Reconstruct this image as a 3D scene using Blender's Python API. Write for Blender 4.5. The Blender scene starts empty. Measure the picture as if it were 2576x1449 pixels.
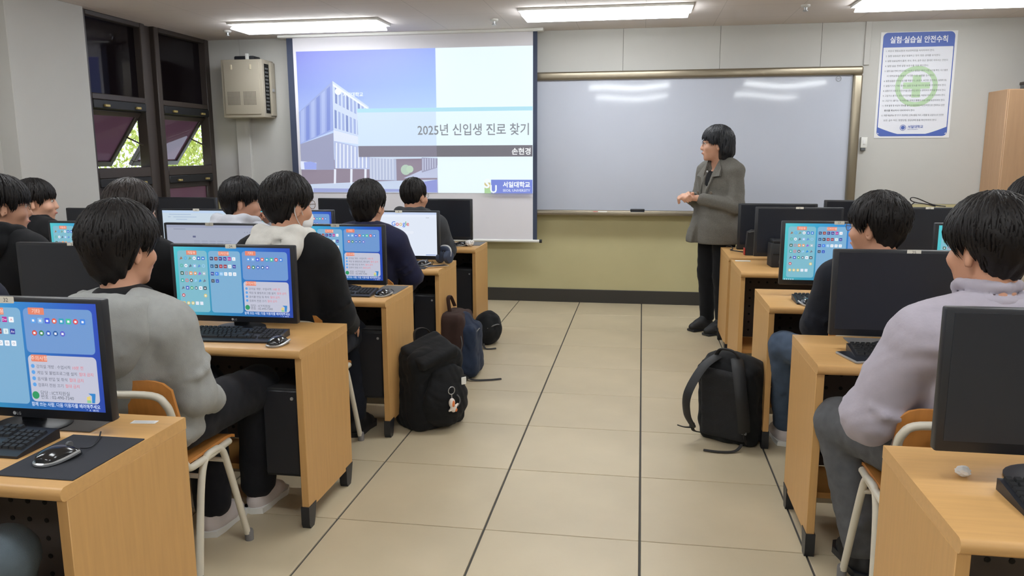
import bpy, bmesh, math, random
import numpy as np
from mathutils import Vector, Matrix, Euler

# ------------------------------------------------------------------ scene, camera, light
SC = bpy.context.scene
COL = SC.collection
PI = math.pi
rnd = random.Random(7)

# photograph calibration (2576 x 1449): focal length in pixels, pitch, yaw, roll, camera height
F_PX, PITCH, YAW, ROLL, CAM_H = 1978.678, .170237842, .162928255, -.00377350715, 1.44791455
_cy, _sy, _cp, _sp = math.cos(YAW), math.sin(YAW), math.cos(PITCH), math.sin(PITCH)
_fw = Vector((-_sy*_cp, _cy*_cp, -_sp)); _rt = Vector((_cy, _sy, 0)); _up = _rt.cross(_fw)
_r = _rt*math.cos(ROLL) + _up*math.sin(ROLL); _u = -_rt*math.sin(ROLL) + _up*math.cos(ROLL)
cam_d = bpy.data.cameras.new('camera'); cam = bpy.data.objects.new('camera', cam_d); COL.objects.link(cam)
cam_d.sensor_width = 36; cam_d.lens = F_PX*36/2576; cam_d.clip_start = .05
cam.matrix_world = Matrix(((_r.x, _u.x, -_fw.x, 0), (_r.y, _u.y, -_fw.y, 0), (_r.z, _u.z, -_fw.z, CAM_H), (0, 0, 0, 1)))
SC.camera = cam

w = bpy.data.worlds.new('sky'); SC.world = w; w.use_nodes = True
w.node_tree.nodes['Background'].inputs[0].default_value = (.74, .86, 1, 1)
w.node_tree.nodes['Background'].inputs[1].default_value = 3.0
sun_d = bpy.data.lights.new('sun', 'SUN'); sun_d.energy = 7; sun_d.angle = .01; sun_d.color = (1, .93, .8)
sun = bpy.data.objects.new('sun', sun_d); COL.objects.link(sun)
sun.rotation_euler = Vector((-.25, -.62, -.74)).to_track_quat('-Z', 'Y').to_euler()

SC.view_settings.view_transform = 'Standard'
SC.view_settings.look = 'None'
SC.view_settings.gamma = 1
SC.view_settings.use_curve_mapping = False
SC.view_settings.exposure = 0.0
SC.cycles.use_denoising = True
SC.cycles.max_bounces = 8
SC.cycles.diffuse_bounces = 4
SC.cycles.sample_clamp_indirect = 8
LAMP = 15.5           # brightness of the ceiling lamps' diffusers

# ------------------------------------------------------------------ helpers
def lin(c):
    return tuple(((x/255)/12.92 if x/255 <= .04045 else (((x/255)+.055)/1.055)**2.4) for x in c)

MATS = {}
def mat(name, rgb=(200, 200, 200), rough=.6, metal=0., spec=.5, bump=0., bscale=200., var=0., vscale=8., emit=None, estr=1., stretch=(1, 1, 1), sheen=0., coat=0.):
    if name in MATS: return MATS[name]
    m = bpy.data.materials.new(name); m.use_nodes = True; MATS[name] = m
    nt = m.node_tree; b = nt.nodes['Principled BSDF']
    c = lin(rgb) + (1,)
    b.inputs['Base Color'].default_value = c
    b.inputs['Roughness'].default_value = rough
    b.inputs['Metallic'].default_value = metal
    b.inputs['Specular IOR Level'].default_value = spec
    if sheen: b.inputs['Sheen Weight'].default_value = sheen
    if coat: b.inputs['Coat Weight'].default_value = coat; b.inputs['Coat Roughness'].default_value = .15
    if emit is not None:
        b.inputs['Emission Color'].default_value = tuple(emit) + (1,); b.inputs['Emission Strength'].default_value = estr
    if var or bump:
        tc = nt.nodes.new('ShaderNodeTexCoord'); mp = nt.nodes.new('ShaderNodeMapping')
        mp.inputs['Scale'].default_value = stretch
        nt.links.new(tc.outputs['Object'], mp.inputs[0])
    if var:
        n = nt.nodes.new('ShaderNodeTexNoise'); n.inputs['Scale'].default_value = vscale; n.inputs['Detail'].default_value = 5
        nt.links.new(mp.outputs[0], n.inputs['Vector'])
        r = nt.nodes.new('ShaderNodeValToRGB')
        r.color_ramp.elements[0].position = .3; r.color_ramp.elements[1].position = .7
        r.color_ramp.elements[0].color = tuple(x*(1-var) for x in c[:3]) + (1,)
        r.color_ramp.elements[1].color = tuple(min(1, x*(1+var)) for x in c[:3]) + (1,)
        nt.links.new(n.outputs['Fac'], r.inputs[0]); nt.links.new(r.outputs[0], b.inputs['Base Color'])
    if bump:
        n2 = nt.nodes.new('ShaderNodeTexNoise'); n2.inputs['Scale'].default_value = bscale; n2.inputs['Detail'].default_value = 3
        nt.links.new(mp.outputs[0], n2.inputs['Vector'])
        bp = nt.nodes.new('ShaderNodeBump'); bp.inputs['Strength'].default_value = bump; bp.inputs['Distance'].default_value = .004
        nt.links.new(n2.outputs['Fac'], bp.inputs['Height']); nt.links.new(bp.outputs[0], b.inputs['Normal'])
    return m

def print_mat(name, strength=1., base=.02, lit=False):
    """flat print or a screen picture: colour comes from the mesh's own colour attribute"""
    if name in MATS: return MATS[name]
    m = bpy.data.materials.new(name); m.use_nodes = True; MATS[name] = m
    nt = m.node_tree; b = nt.nodes['Principled BSDF']
    a = nt.nodes.new('ShaderNodeAttribute'); a.attribute_name = 'Col'
    b.inputs['Roughness'].default_value = .5
    if lit:
        nt.links.new(a.outputs['Color'], b.inputs['Base Color'])
    else:
        b.inputs['Base Color'].default_value = (base, base, base, 1)
        nt.links.new(a.outputs['Color'], b.inputs['Emission Color']); b.inputs['Emission Strength'].default_value = strength
    return m

class MB:
    """collects simple shapes into one mesh"""
    def __init__(s): s.v = []; s.f = []; s.fm = []; s.mi = 0
    def add(s, vs, fs, M=None):
        o = len(s.v)
        s.v += [tuple(M @ Vector(q)) if M is not None else tuple(q) for q in vs]
        s.f += [tuple(o+i for i in f) for f in fs]; s.fm += [s.mi]*len(fs)
        return s
    def box(s, lo, hi, bev=0., seg=2, M=None):
        if not bev:
            x0, y0, z0 = lo; x1, y1, z1 = hi
            return s.add([(x0,y0,z0),(x1,y0,z0),(x1,y1,z0),(x0,y1,z0),(x0,y0,z1),(x1,y0,z1),(x1,y1,z1),(x0,y1,z1)],
                         [(0,3,2,1),(4,5,6,7),(0,1,5,4),(1,2,6,5),(2,3,7,6),(3,0,4,7)], M)
        bm = bmesh.new(); bmesh.ops.create_cube(bm, size=1)
        for v in bm.verts: v.co = Vector([(lo[i]+hi[i])/2 + v.co[i]*(hi[i]-lo[i]) for i in range(3)])
        bmesh.ops.bevel(bm, geom=list(bm.edges), offset=bev, segments=seg, profile=.5, affect='EDGES')
        return s.bm(bm, M)
    def bm(s, bm, M=None):
        bm.verts.index_update()
        s.add([v.co.copy() for v in bm.verts], [[v.index for v in f.verts] for f in bm.faces], M); bm.free(); return s
    def tube(s, path, r, n=8, closed=False, M=None, flat=1., upv=None):
        P = [Vector(p) for p in path]; k = len(P)
        rr = r if isinstance(r, (list, tuple)) else [r]*k
        vs = []; prev = Vector(upv) if upv else None
        for i, p in enumerate(P):
            if closed: t = P[(i+1) % k] - P[i-1]
            else: t = P[min(i+1, k-1)] - P[max(i-1, 0)]
            t.normalize()
            if prev is None: prev = Vector((0, 0, 1)) if abs(t.z) < .9 else Vector((1, 0, 0))
            a = prev - t*prev.dot(t)
            if a.length < 1e-5: a = t.orthogonal()
            a.normalize(); b = t.cross(a); prev = a
            for j in range(n):
                an = 2*PI*j/n
                vs.append(p + a*math.cos(an)*rr[i]*flat + b*math.sin(an)*rr[i])
        fs = []
        for i in range(k if closed else k-1):
            for j in range(n):
                i2 = (i+1) % k; j2 = (j+1) % n
                fs.append((i*n+j, i*n+j2, i2*n+j2, i2*n+j))
        if not closed:
            fs.append(tuple(range(n-1, -1, -1))); fs.append(tuple((k-1)*n+j for j in range(n)))
        return s.add(vs, fs, M)
    def lathe(s, prof, n=16, M=None):
        vs = []; fs = []
        for r, z in prof:
            for j in range(n): vs.append((r*math.cos(2*PI*j/n), r*math.sin(2*PI*j/n), z))
        for i in range(len(prof)-1):
            for j in range(n):
                j2 = (j+1) % n; fs.append((i*n+j, i*n+j2, (i+1)*n+j2, (i+1)*n+j))
        fs.append(tuple(range(n-1, -1, -1))); fs.append(tuple((len(prof)-1)*n+j for j in range(n)))
        return s.add(vs, fs, M)
    def prism(s, pts, d, M=None):
        """polygon in xz, pushed along y by d"""
        k = len(pts); vs = [(x, 0, z) for x, z in pts] + [(x, d, z) for x, z in pts]
        fs = [tuple(range(k)), tuple(range(2*k-1, k-1, -1))]
        fs += [(i, k+i, k+(i+1) % k, (i+1) % k) for i in range(k)]
        return s.add(vs, fs, M)
    def ball(s, c, r, n=10, M=None):
        r = r if isinstance(r, (tuple, list)) else (r, r, r)
        bm = bmesh.new(); bmesh.ops.create_uvsphere(bm, u_segments=n, v_segments=max(6, n*2//3), radius=1)
        for v in bm.verts: v.co = Vector((c[0]+v.co.x*r[0], c[1]+v.co.y*r[1], c[2]+v.co.z*r[2]))
        return s.bm(bm, M)
    def mesh(s, name, smooth=40):
        me = bpy.data.meshes.new(name); me.from_pydata(s.v, [], s.f); me.update()
        if any(s.fm): me.polygons.foreach_set('material_index', s.fm)
        if smooth:
            me.polygons.foreach_set('use_smooth', [True]*len(me.polygons))
            me.set_sharp_from_angle(angle=math.radians(smooth))
        return me

def curve(pts, n=6, closed=False):
    """Catmull-Rom through the points"""
    P = [Vector(p) for p in pts]; k = len(P); out = []
    for i in range(k if closed else k-1):
        g = (lambda j: P[j % k]) if closed else (lambda j: P[min(max(j, 0), k-1)])
        a, b, c, d = g(i-1), g(i), g(i+1), g(i+2)
        for j in range(n):
            t = j/n
            out.append(.5*((2*b)+(c-a)*t+(2*a-5*b+4*c-d)*t*t+(3*b-a-3*c+d)*t**3))
    if not closed: out.append(P[-1])
    return out

def obj(name, mb, m, parent=None, smooth=40, loc=None, rot=None):
    me = mb.mesh(name, smooth) if isinstance(mb, MB) else mb
    if m is not None and not me.materials:
        for q in (m if isinstance(m, (list, tuple)) else [m]): me.materials.append(q)
    o = bpy.data.objects.new(name, me); COL.objects.link(o)
    if parent is not None: o.parent = parent
    if loc is not None: o.location = loc
    if rot is not None: o.rotation_euler = rot
    return o

def tag(o, label, cat, group=None):
    o['label'] = label; o['category'] = cat
    if group: o['group'] = group
    elif 'group' in o.keys(): del o['group']
    return o

def thing(name, label, cat, loc=(0, 0, 0), rotz=0., group=None):
    o = bpy.data.objects.new(name, None); COL.objects.link(o); o.empty_display_size = .1
    o.location = loc; o.rotation_euler = (0, 0, rotz)
    return tag(o, label, cat, group)

def struct(name, mb, m, smooth=30):
    o = obj(name, mb, m, None, smooth); o['kind'] = 'structure'; return o

def dup(root, loc=None, rotz=None, label=None, group=None):
    def cp(o, par):
        c = o.copy(); COL.objects.link(c); c.parent = par
        for ch in [x for x in KIDS.get(o.name, [])]: KIDS.setdefault(c.name, []).append(cp(ch, c))
        return c
    KIDS = {}
    for o in bpy.data.objects:
        if o.parent: KIDS.setdefault(o.parent.name, []).append(o)
    r = cp(root, None)
    if loc is not None: r.location = loc
    if rotz is not None: r.rotation_euler = (0, 0, rotz)
    if label: r['label'] = label
    if group: r['group'] = group
    return r

# flat pictures ------------------------------------------------------------
class Pic:
    """flat print: polygons and lettering with a colour per corner, drawn in x (right) and z (up), facing -y; later layers lie closer to the viewer"""
    def __init__(s, step=.00025): s.v = []; s.f = []; s.c = []; s.L = 0; s.step = step
    def poly(s, pts, col, layer=None):
        if layer is None: s.L += 1; layer = s.L
        cols = col if isinstance(col[0], (tuple, list)) else [col]*len(pts)
        o = len(s.v); s.v += [(x, -layer*s.step, z) for x, z in pts]; s.c += [lin(c) for c in cols]
        s.f.append(tuple(range(o, o+len(pts))))
    def rect(s, x0, z0, x1, z1, col, layer=None): s.poly([(x0, z0), (x1, z0), (x1, z1), (x0, z1)], col, layer)
    def rrect(s, x0, z0, x1, z1, r, col, layer=None, n=5):
        pts = []
        for cx, cz, a in ((x1-r, z1-r, 0), (x0+r, z1-r, 90), (x0+r, z0+r, 180), (x1-r, z0+r, 270)):
            for i in range(n+1):
                t = math.radians(a+90*i/n); pts.append((cx+r*math.cos(t), cz+r*math.sin(t)))
        s.poly(pts, col, layer)
    def disc(s, x, z, r, col, layer=None, n=14): s.poly([(x+r*math.cos(2*PI*i/n), z+r*math.sin(2*PI*i/n)) for i in range(n)], col, layer)
    def ring(s, x, z, r0, r1, col, layer=None, n=32):
        if layer is None: s.L += 1; layer = s.L
        for i in range(n):
            a, b = 2*PI*i/n, 2*PI*(i+1)/n
            s.poly([(x+r*math.cos(t), z+r*math.sin(t)) for r, t in ((r0, a), (r1, a), (r1, b), (r0, b))], col, layer)
    def text(s, txt, x, z, size, col, align='LEFT', bold=0., layer=None, width=None):
        if layer is None: s.L += 1; layer = s.L
        vs, fs, w = text_geo(txt, bold)
        sx = size if not width else width/max(w, 1e-6)
        off = {'LEFT': 0, 'CENTER': -w*sx/2, 'RIGHT': -w*sx}[align]
        o = len(s.v); c = lin(col)
        s.v += [(x+off+q[0]*sx, -layer*s.step, z+q[1]*size) for q in vs]; s.c += [c]*len(vs)
        s.f += [tuple(o+i for i in f) for f in fs]
    def mesh(s, name):
        me = bpy.data.meshes.new(name); me.from_pydata(s.v, [], s.f); me.update()
        at = me.color_attributes.new('Col', 'FLOAT_COLOR', 'POINT')
        at.data.foreach_set('color', [x for c in s.c for x in (*c, 1)])
        return me

_TX = {}
def text_geo(txt, bold=0.):
    key = (txt, bold)
    if key not in _TX:
        c = bpy.data.curves.new('lettering', 'FONT'); c.body = txt; c.size = 1; c.resolution_u = 2; c.offset = bold
        o = bpy.data.objects.new('lettering', c); COL.objects.link(o)
        me = bpy.data.meshes.new_from_object(o.evaluated_get(bpy.context.evaluated_depsgraph_get()))
        vs = [(v.co.x, v.co.y) for v in me.vertices]; fs = [tuple(p.vertices) for p in me.polygons]
        bpy.data.objects.remove(o); bpy.data.meshes.remove(me); bpy.data.curves.remove(c)
        x0 = min([v[0] for v in vs] or [0]); wd = max([v[0] for v in vs] or [0]) - x0
        _TX[key] = ([(x-x0, y) for x, y in vs], fs, wd)
    return _TX[key]
# ------------------------------------------------------------------ materials
M_wall = mat('wall_white', (194, 193, 189), .75, bump=.05, bscale=90, var=.02, vscale=2)
M_wains = mat('wainscot_olive', (190, 182, 140), .7, var=.03, vscale=3)
M_base = mat('baseboard_black', (52, 50, 46), .5)
M_ceil = mat('ceiling_white', (186, 180, 176), .9, bump=.1, bscale=300)
M_tile = mat('floor_tile', (190, 176, 148), .38, var=.07, vscale=2.5, bump=.02, bscale=60)
M_grout = mat('floor_grout', (72, 70, 66), .8)
M_wood = mat('desk_laminate', (204, 160, 102), .42, var=.05, vscale=5, stretch=(1, 14, 14), bump=.02, bscale=400)
M_woodv = mat('desk_side_laminate', (198, 154, 96), .45, var=.05, vscale=5, stretch=(14, 14, 1))
M_edge = mat('desk_edge', (205, 150, 84), .4)
M_dark = mat('dark_grey_steel', (70, 64, 62), .6)
M_hole = mat('hole_black', (10, 10, 10), .8)
M_rail = mat('cream_rail', (205, 198, 178), .5)
M_blkp = mat('black_plastic', (32, 34, 40), .4)
M_blkm = mat('black_matte', (26, 27, 30), .6, bump=.05, bscale=500)
M_scr = mat('screen_off', (37, 40, 48), .28)
M_grey = mat('grey_plastic', (92, 94, 96), .45)
M_silv = mat('silver_plastic', (176, 178, 180), .3, metal=.6)
M_steel = mat('whiteboard_frame', (150, 140, 122), .33, metal=.75)
M_board = mat('whiteboard', (190, 195, 208), .06)
M_tubew = mat('chair_tube', (214, 208, 192), .35)
M_ply = mat('chair_plywood', (206, 140, 72), .4, var=.08, vscale=6, stretch=(10, 1, 1))
M_cap = mat('grey_rubber', (120, 118, 118), .7)
M_white = mat('white_plastic', (228, 228, 224), .5)
M_paper = mat('white_paper', (230, 230, 230), .8)
M_frame = mat('window_frame', (62, 54, 50), .45)
M_metal = mat('cabinet_metal', (176, 168, 152), .5)
M_screen = mat('projection_fabric', (228, 226, 232), .9)
M_border = mat('screen_border', (60, 68, 90), .8)
M_rubber = mat('mouse_pad', (44, 46, 52), .8, bump=.2, bscale=900)
M_pcard = mat('grey_pad', (104, 102, 102), .8)
M_desk = print_mat('screen_picture', 1.0)
M_proj = print_mat('projected_slide', 1.0, .05)
M_print = print_mat('printed_paper', lit=True)

def glass(name, tint, transl):
    m = bpy.data.materials.new(name); m.use_nodes = True; nt = m.node_tree; nt.nodes.remove(nt.nodes['Principled BSDF'])
    out = nt.nodes['Material Output']
    t = nt.nodes.new('ShaderNodeBsdfTransparent'); t.inputs[0].default_value = tint + (1,)
    tr = nt.nodes.new('ShaderNodeBsdfTranslucent'); tr.inputs[0].default_value = transl + (1,)
    g = nt.nodes.new('ShaderNodeBsdfGlossy'); g.inputs['Roughness'].default_value = .03; g.inputs[0].default_value = (.8, .8, .85, 1)
    a = nt.nodes.new('ShaderNodeMixShader'); a.inputs[0].default_value = .4
    b = nt.nodes.new('ShaderNodeMixShader'); f = nt.nodes.new('ShaderNodeFresnel'); f.inputs[0].default_value = 1.4
    nt.links.new(t.outputs[0], a.inputs[1]); nt.links.new(tr.outputs[0], a.inputs[2])
    nt.links.new(f.outputs[0], b.inputs[0]); nt.links.new(a.outputs[0], b.inputs[1]); nt.links.new(g.outputs[0], b.inputs[2])
    nt.links.new(b.outputs[0], out.inputs[0]); return m
M_tint = glass('mauve_tinted_glass', (.15, .10, .12), (.80, .53, .64))
M_tint_shade = glass('shaded_mauve_glass', (.07, .055, .065), (.12, .09, .11))  # upper panes: the shade behind them is put into a darker glass colour
M_lens = glass('spectacle_lens', (.92, .94, .96), (.9, .9, .9))
M_lens.node_tree.nodes['Mix Shader'].inputs[0].default_value = .05

# ------------------------------------------------------------------ room
YW, ZC, XL, XR, YB = 7.6, 2.57, -4.42, 4.6, -2.6
# floor: recessed base with separate tiles
b = MB(); b.box((XL-.1, YB, -.08), (XR, YW, -.006)); floor = struct('floor', b, M_grout)
TX0, TY0, TS = .0235, 7.609, .6
tile_me = {}
for c in range(-8, 8):
    for r in range(0, 18):
        x0, x1 = TX0+c*TS+.0045, TX0+(c+1)*TS-.0045
        y1, y0 = TY0-r*TS-.0025, TY0-(r+1)*TS+.0025
        x0, x1, y0, y1 = max(x0, XL), min(x1, XR), max(y0, YB), min(y1, YW)
        if x1-x0 < .02 or y1-y0 < .02: continue
        key = (round(x1-x0, 3), round(y1-y0, 3))
        if key not in tile_me:
            t = MB(); t.box((0, 0, -.012), (x1-x0, y1-y0, 0), .0012, 1); tile_me[key] = t.mesh('floor_tile', 30)
        obj('floor_tile', tile_me[key], M_tile, floor, loc=(x0, y0, 0))

# ceiling with faint panel joints
def ceil_mat():
    m = M_ceil; nt = m.node_tree; bs = nt.nodes['Principled BSDF']
    tc = nt.nodes.new('ShaderNodeTexCoord'); br = nt.nodes.new('ShaderNodeTexBrick')
    br.offset = 0; br.inputs['Scale'].default_value = 1; br.inputs['Mortar Size'].default_value = .0018
    br.inputs['Brick Width'].default_value = .6; br.inputs['Row Height'].default_value = .6
    c = lin((222, 214, 210)); br.inputs['Color1'].default_value = c+(1,); br.inputs['Color2'].default_value = c+(1,)
    br.inputs['Mortar'].default_value = lin((188, 182, 178))+(1,)
    nt.links.new(tc.outputs['Object'], br.inputs['Vector']); nt.links.new(br.outputs['Color'], bs.inputs['Base Color'])
ceil_mat()
b = MB(); b.box((XL-.1, YB, ZC), (XR, YW, ZC+.1)); struct('ceiling', b, M_ceil)
# front wall and its panels
b = MB(); b.box((XL-.02, YW+.006, -.08), (XR, YW+.2, ZC+.1)); wf = struct('wall_front', b, mat('wall_joint', (120, 120, 116), .8))
seams = [XL, -4.0, -3.13, -2.25, -1.385, -.2, .671, 1.544, 3.3, 4.17, XR]
for i in range(len(seams)-1):
    t = MB(); t.box((seams[i]+.0015, YW, .98), (seams[i+1]-.0015, YW+.01, ZC), .001, 1); obj('wall_panel', t, M_wall, wf)
t = MB(); t.box((XL, YW-.001, 0), (XR, YW+.01, .978)); obj('wainscot', t, M_wains, wf)
b = MB(); b.box((XL, YW-.014, 0), (XR, YW, .128), .003, 1); struct('baseboard_front', b, M_base)
b = MB(); b.box((1.905, YW-.018, 2.2), (1.955, YW, ZC), .003, 1); struct('trim_1', b, M_wall)
b = MB(); b.box((-4.06, YW-.05, .13), (-3.915, YW, 1.82), .004, 1); struct('trim_2', b, M_wall)
# left wall with the window opening, pillar
b = MB(); b.box((XL-.2, YB, -.08), (XL, 4.93, ZC+.1)); b.box((XL-.2, 4.93, -.08), (XL, YW, .78)); b.box((XL-.2, 4.93, .78), (XL, 5.75, ZC+.1))
b.box((XL-.02, YW-.02, .78), (XL+.06, YW+.05, ZC+.1))
struct('wall_left', b, M_wall)
b = MB(); b.box((XL-.05, 4.93, 0), (-4.28, 5.715, ZC), .004, 1); struct('wall_left_pillar', b, M_wall)
b = MB(); b.box((XR, YB, -.08), (XR+.2, YW+.2, ZC+.1)); struct('wall_right', b, M_wall)
b = MB(); b.box((XL-.3, YB-.2, -.08), (XR+.2, YB, ZC+.1)); struct('wall_back', b, M_wall)

# window: dark frame with two fixed lights, two awning sashes swung out, two closed lower sashes
win = bpy.data.objects.new('window_1', None); COL.objects.link(win); win.location = (-4.36, 5.72, .78); win['kind'] = 'structure'
def wl(b_, lo, hi, bev=.006): b_.box((lo[0]+4.36, lo[1]-5.72, lo[2]-.78), (hi[0]+4.36, hi[1]-5.72, hi[2]-.78), bev, 1)
BAYS = [(5.80, 6.49), (6.76, 7.52)]
for y0, y1 in ((5.715, 5.80), (6.49, 6.56), (6.69, 6.76), (7.52, YW)):
    t = MB(); wl(t, (-4.43, y0, .78), (-4.33, y1, ZC)); obj('jamb', t, M_frame, win)
t = MB(); wl(t, (-4.43, 6.55, .78), (-4.375, 6.70, ZC)); obj('mullion', t, M_frame, win)
for y0, y1 in BAYS:
    for z0, z1 in ((1.885, 1.935), (1.25, 1.335), (.78, .84), (2.53, ZC)):
        t = MB(); wl(t, (-4.43, y0, z0), (-4.33, y1, z1)); obj('transom', t, M_frame, win)
    t = MB(); wl(t, (-4.40, y0, 1.935), (-4.394, y1, 2.53), 0); obj('fixed_pane', t, M_tint_shade, win)
    for k, (zt, zb) in enumerate(((1.885, 1.335), (1.25, .84))):
        hd = MB(); wl(hd, (-4.37, y0, zt-.07), (-4.325, y1, zt)); hd = obj('header', hd, M_blkm, win)
        for yy in (y0+.12, y1-.16):
            t = MB(); wl(t, (-4.325, yy, zt-.055), (-4.305, yy+.06, zt-.035), .003); obj('latch', t, mat('brass', (190, 170, 110), .4, metal=.5), hd)
        L = .575 if k == 0 else zt-.07-zb; an = math.radians(36 if k == 0 else 0)
        sr = bpy.data.objects.new('sash', None); COL.objects.link(sr); sr.parent = win
        sr.location = (-4.39+4.36, y0-5.72, zt-.07-.78); sr.rotation_euler = (0, an, 0)
        wv = y1-y0
        for lo, hi in (((-.02, .005, -.05), (.02, wv-.005, 0)), ((-.02, .005, -L), (.02, wv-.005, -L+.05)), ((-.02, .005, -L+.05), (.02, .055, -.05)), ((-.02, wv-.055, -L+.05), (.02, wv-.005, -.05))):
            t = MB(); t.box(lo, hi, .004, 1); obj('sash_bar', t, M_frame, sr)
        t = MB(); t.box((-.003, .05, -L+.045), (.003, wv-.05, -.045)); obj('pane', t, M_tint, sr)
        if k == 0:
            for yy in (.02, wv-.03):
                p0 = Vector((0, yy, -L*.45)); p1 = Matrix.Rotation(-an, 3, 'Y') @ Vector((.02, yy, -L*.5))
                t = MB(); t.tube([p0, p1], .007, 6); obj('stay_arm', t, M_frame, sr)

# outside: bank with shrubs, added unseen slab that shades the upper panes
b = MB(); b.box((-40, -10, -1.2), (XL-.2, 40, -1.0)); struct('ground_outside', b, mat('dry_grass', (150, 150, 95), .9, var=.3, vscale=1.5))
b = MB(); b.box((-6.1, 3, 2.62), (XL-.2, 16, 2.75), .01, 1); struct('pane_shade_slab', b, mat('shade_slab_brown', (80, 66, 60), .8))
M_leaf = mat('leaf', (176, 186, 96), .6, var=.35, vscale=3)
def shrub(x, y, h, r, n, label):
    t = thing('shrub', label, 'shrub', (x, y, -1.0))
    rr = random.Random(int(x*100+y)); vs = []; fs = []
    for i in range(n):
        a = rr.uniform(0, 2*PI); ph = rr.uniform(-.6, 1); q = rr.uniform(.45, 1)**.5
        c = Vector((r*q*math.cos(a)*math.sqrt(max(.05, 1-ph*ph*.8)), r*q*math.sin(a)*math.sqrt(max(.05, 1-ph*ph*.8)), h*.55+ph*h*.45*q))
        M = Euler((rr.uniform(0, 6), rr.uniform(0, 6), rr.uniform(0, 6))).to_matrix(); s = rr.uniform(.03, .07)
        o = len(vs); vs += [c+M @ Vector(p) for p in ((-s, 0, 0), (0, -s*.4, 0), (s, 0, 0), (0, s*.4, s*.2))]; fs.append((o, o+1, o+2, o+3))
    m = MB(); m.add(vs, fs); f = obj('foliage', m, M_leaf, t, 0); f['kind'] = 'stuff'
    m = MB()
    for k in range(4):
        a = k*1.6; m.tube([(0, 0, 0), (.15*math.cos(a), .15*math.sin(a), h*.3), (.45*r*math.cos(a), .45*r*math.sin(a), h*.7)], [.05, .035, .012], 6)
    obj('stem', m, mat('bark', (92, 76, 60), .9), t)
shrub(-7.4, 10.6, 3.2, 1.25, 5000, 'yellow-green leafy shrub outside by the far window sash')
shrub(-9.4, 8.6, 3.0, 1.3, 4000, 'pale sunlit shrub on the slope outside the window')
shrub(-7.6, 14.0, 3.6, 1.5, 4000, 'tall loose shrub farther along the slope outside the windows')

# ------------------------------------------------------------------ ceiling lamps
M_lamp = mat('lamp_diffuser', (255, 255, 255), .5, emit=(.93, .97, 1), estr=LAMP)
def lamp(x, y, label, group=None):
    t = thing('ceiling_light', label, 'ceiling light', (x, y, ZC), 0, group)
    m = MB(); m.box((-.68, -.19, -.02), (.68, .19, 0), .004, 1); obj('housing', m, M_white, t)
    m = MB()
    m.prism([(-.12, -.02), (.12, -.02), (.17, -.05), (.165, -.056), (-.165, -.056), (-.17, -.05)], 1.3, Matrix(((0, 1, 0, -.65), (1, 0, 0, 0), (0, 0, 1, 0), (0, 0, 0, 1))))
    obj('diffuser', m, M_lamp, t)
lamp(-2.9, 6.78, 'long bright ceiling light in front of the projection screen')
lamp(-.32, 6.58, 'long bright ceiling light above the whiteboard beside the projection screen')
lamp(2.25, 6.58, 'bright ceiling light above the safety rules poster')
for yy, nm in ((4.0, 'middle'), (1.4, 'rear'), (-1.2, 'rearmost')):
    for xx in (-2.9, -.32, 2.25):
        lamp(xx, yy, 'long white ceiling light of the %s row %s' % (nm, {-2.9: 'over the window side desks', -.32: 'over the aisle', 2.25: 'over the cabinet side desks'}[xx]))
def detector(x, y, label):
    t = thing('ceiling_detector', label, 'detector', (x, y, ZC))
    m = MB(); m.lathe([(.035, 0), (.035, -.012), (.022, -.02)], 14); obj('base', m, M_white, t)
    m = MB(); m.lathe([(.014, -.02), (.012, -.04), (.02, -.043), (.02, -.048)], 10); obj('nozzle', m, M_silv, t)
detector(-1.275, 6.87, 'small sprinkler head on the ceiling between the two bright lights')
detector(1.22, 6.664, 'small sprinkler head on the ceiling above the whiteboard')
detector(-3.813, 7.04, 'small sprinkler head on the ceiling above the metal wall cabinet')

# ------------------------------------------------------------------ whiteboard, screen, poster
wb = thing('whiteboard', 'large white magnetic whiteboard in a silver metal frame', 'whiteboard', (-.2, YW, .85))
def wbx(m, lo, hi, bev=.01, seg=2): m.box((lo[0]+.2, lo[1]-YW, lo[2]-.85), (hi[0]+.2, hi[1]-YW, hi[2]-.85), bev, seg)
m = MB()
n = 46   # slightly wavy steel sheet
vs = []; fs = []
for i in range(n+1):
    for j in range(9):
        x = -2.2+4.03*i/n; z = .90+1.225*j/8
        y = 7.572 + .0016*math.sin(x*4.1+1.2*j/8) + .0012*math.sin(x*9.7+2)*(j/8)**2
        vs.append((x+.2, y-YW, z-.85))
for i in range(n):
    for j in range(8): a = i*9+j; fs.append((a, a+9, a+10, a+1))
m.add(vs, fs); obj('board_surface', m, M_board, wb, 180)
for lo, hi in (((-2.3, 7.535, 2.115), (1.90, YW, 2.19)), ((1.82, 7.535, .87), (1.90, YW, 2.12)), ((-2.3, 7.535, .87), (-2.2, YW, 2.12)), ((-2.3, 7.55, .855), (1.90, YW, .905))):
    m = MB(); wbx(m, lo, hi, .018, 3); obj('frame_bar', m, M_steel, wb)
m = MB(); wbx(m, (-2.2, 7.475, .862), (1.86, 7.56, .880), .006); wbx(m, (-2.2, 7.470, .862), (1.86, 7.482, .895), .005); obj('pen_tray', m, M_steel, wb)
p = Pic(); p.ring(0, 0, .02, .024, (120, 122, 125)); p.text('NO', 0, -.006, .018, (110, 112, 115), 'CENTER'); 
o = obj('maker_mark', p.mesh('maker_mark'), M_print, wb, loc=(1.70+.2, 7.567-YW, 2.085-.85))
e = thing('board_eraser', 'dark felt board eraser lying on the whiteboard tray', 'eraser', (-.036, 7.515, .880))
m = MB(); m.box((-.065, -.025, 0), (.065, .025, .02), .003); obj('felt', m, M_grey, e)
m = MB(); m.box((-.067, -.026, .02), (.067, .026, .042), .006); obj('grip', m, M_blkp, e)
e = thing('board_marker', 'red and white board marker lying on the whiteboard tray', 'marker', (-.385, 7.51, .880))
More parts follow.
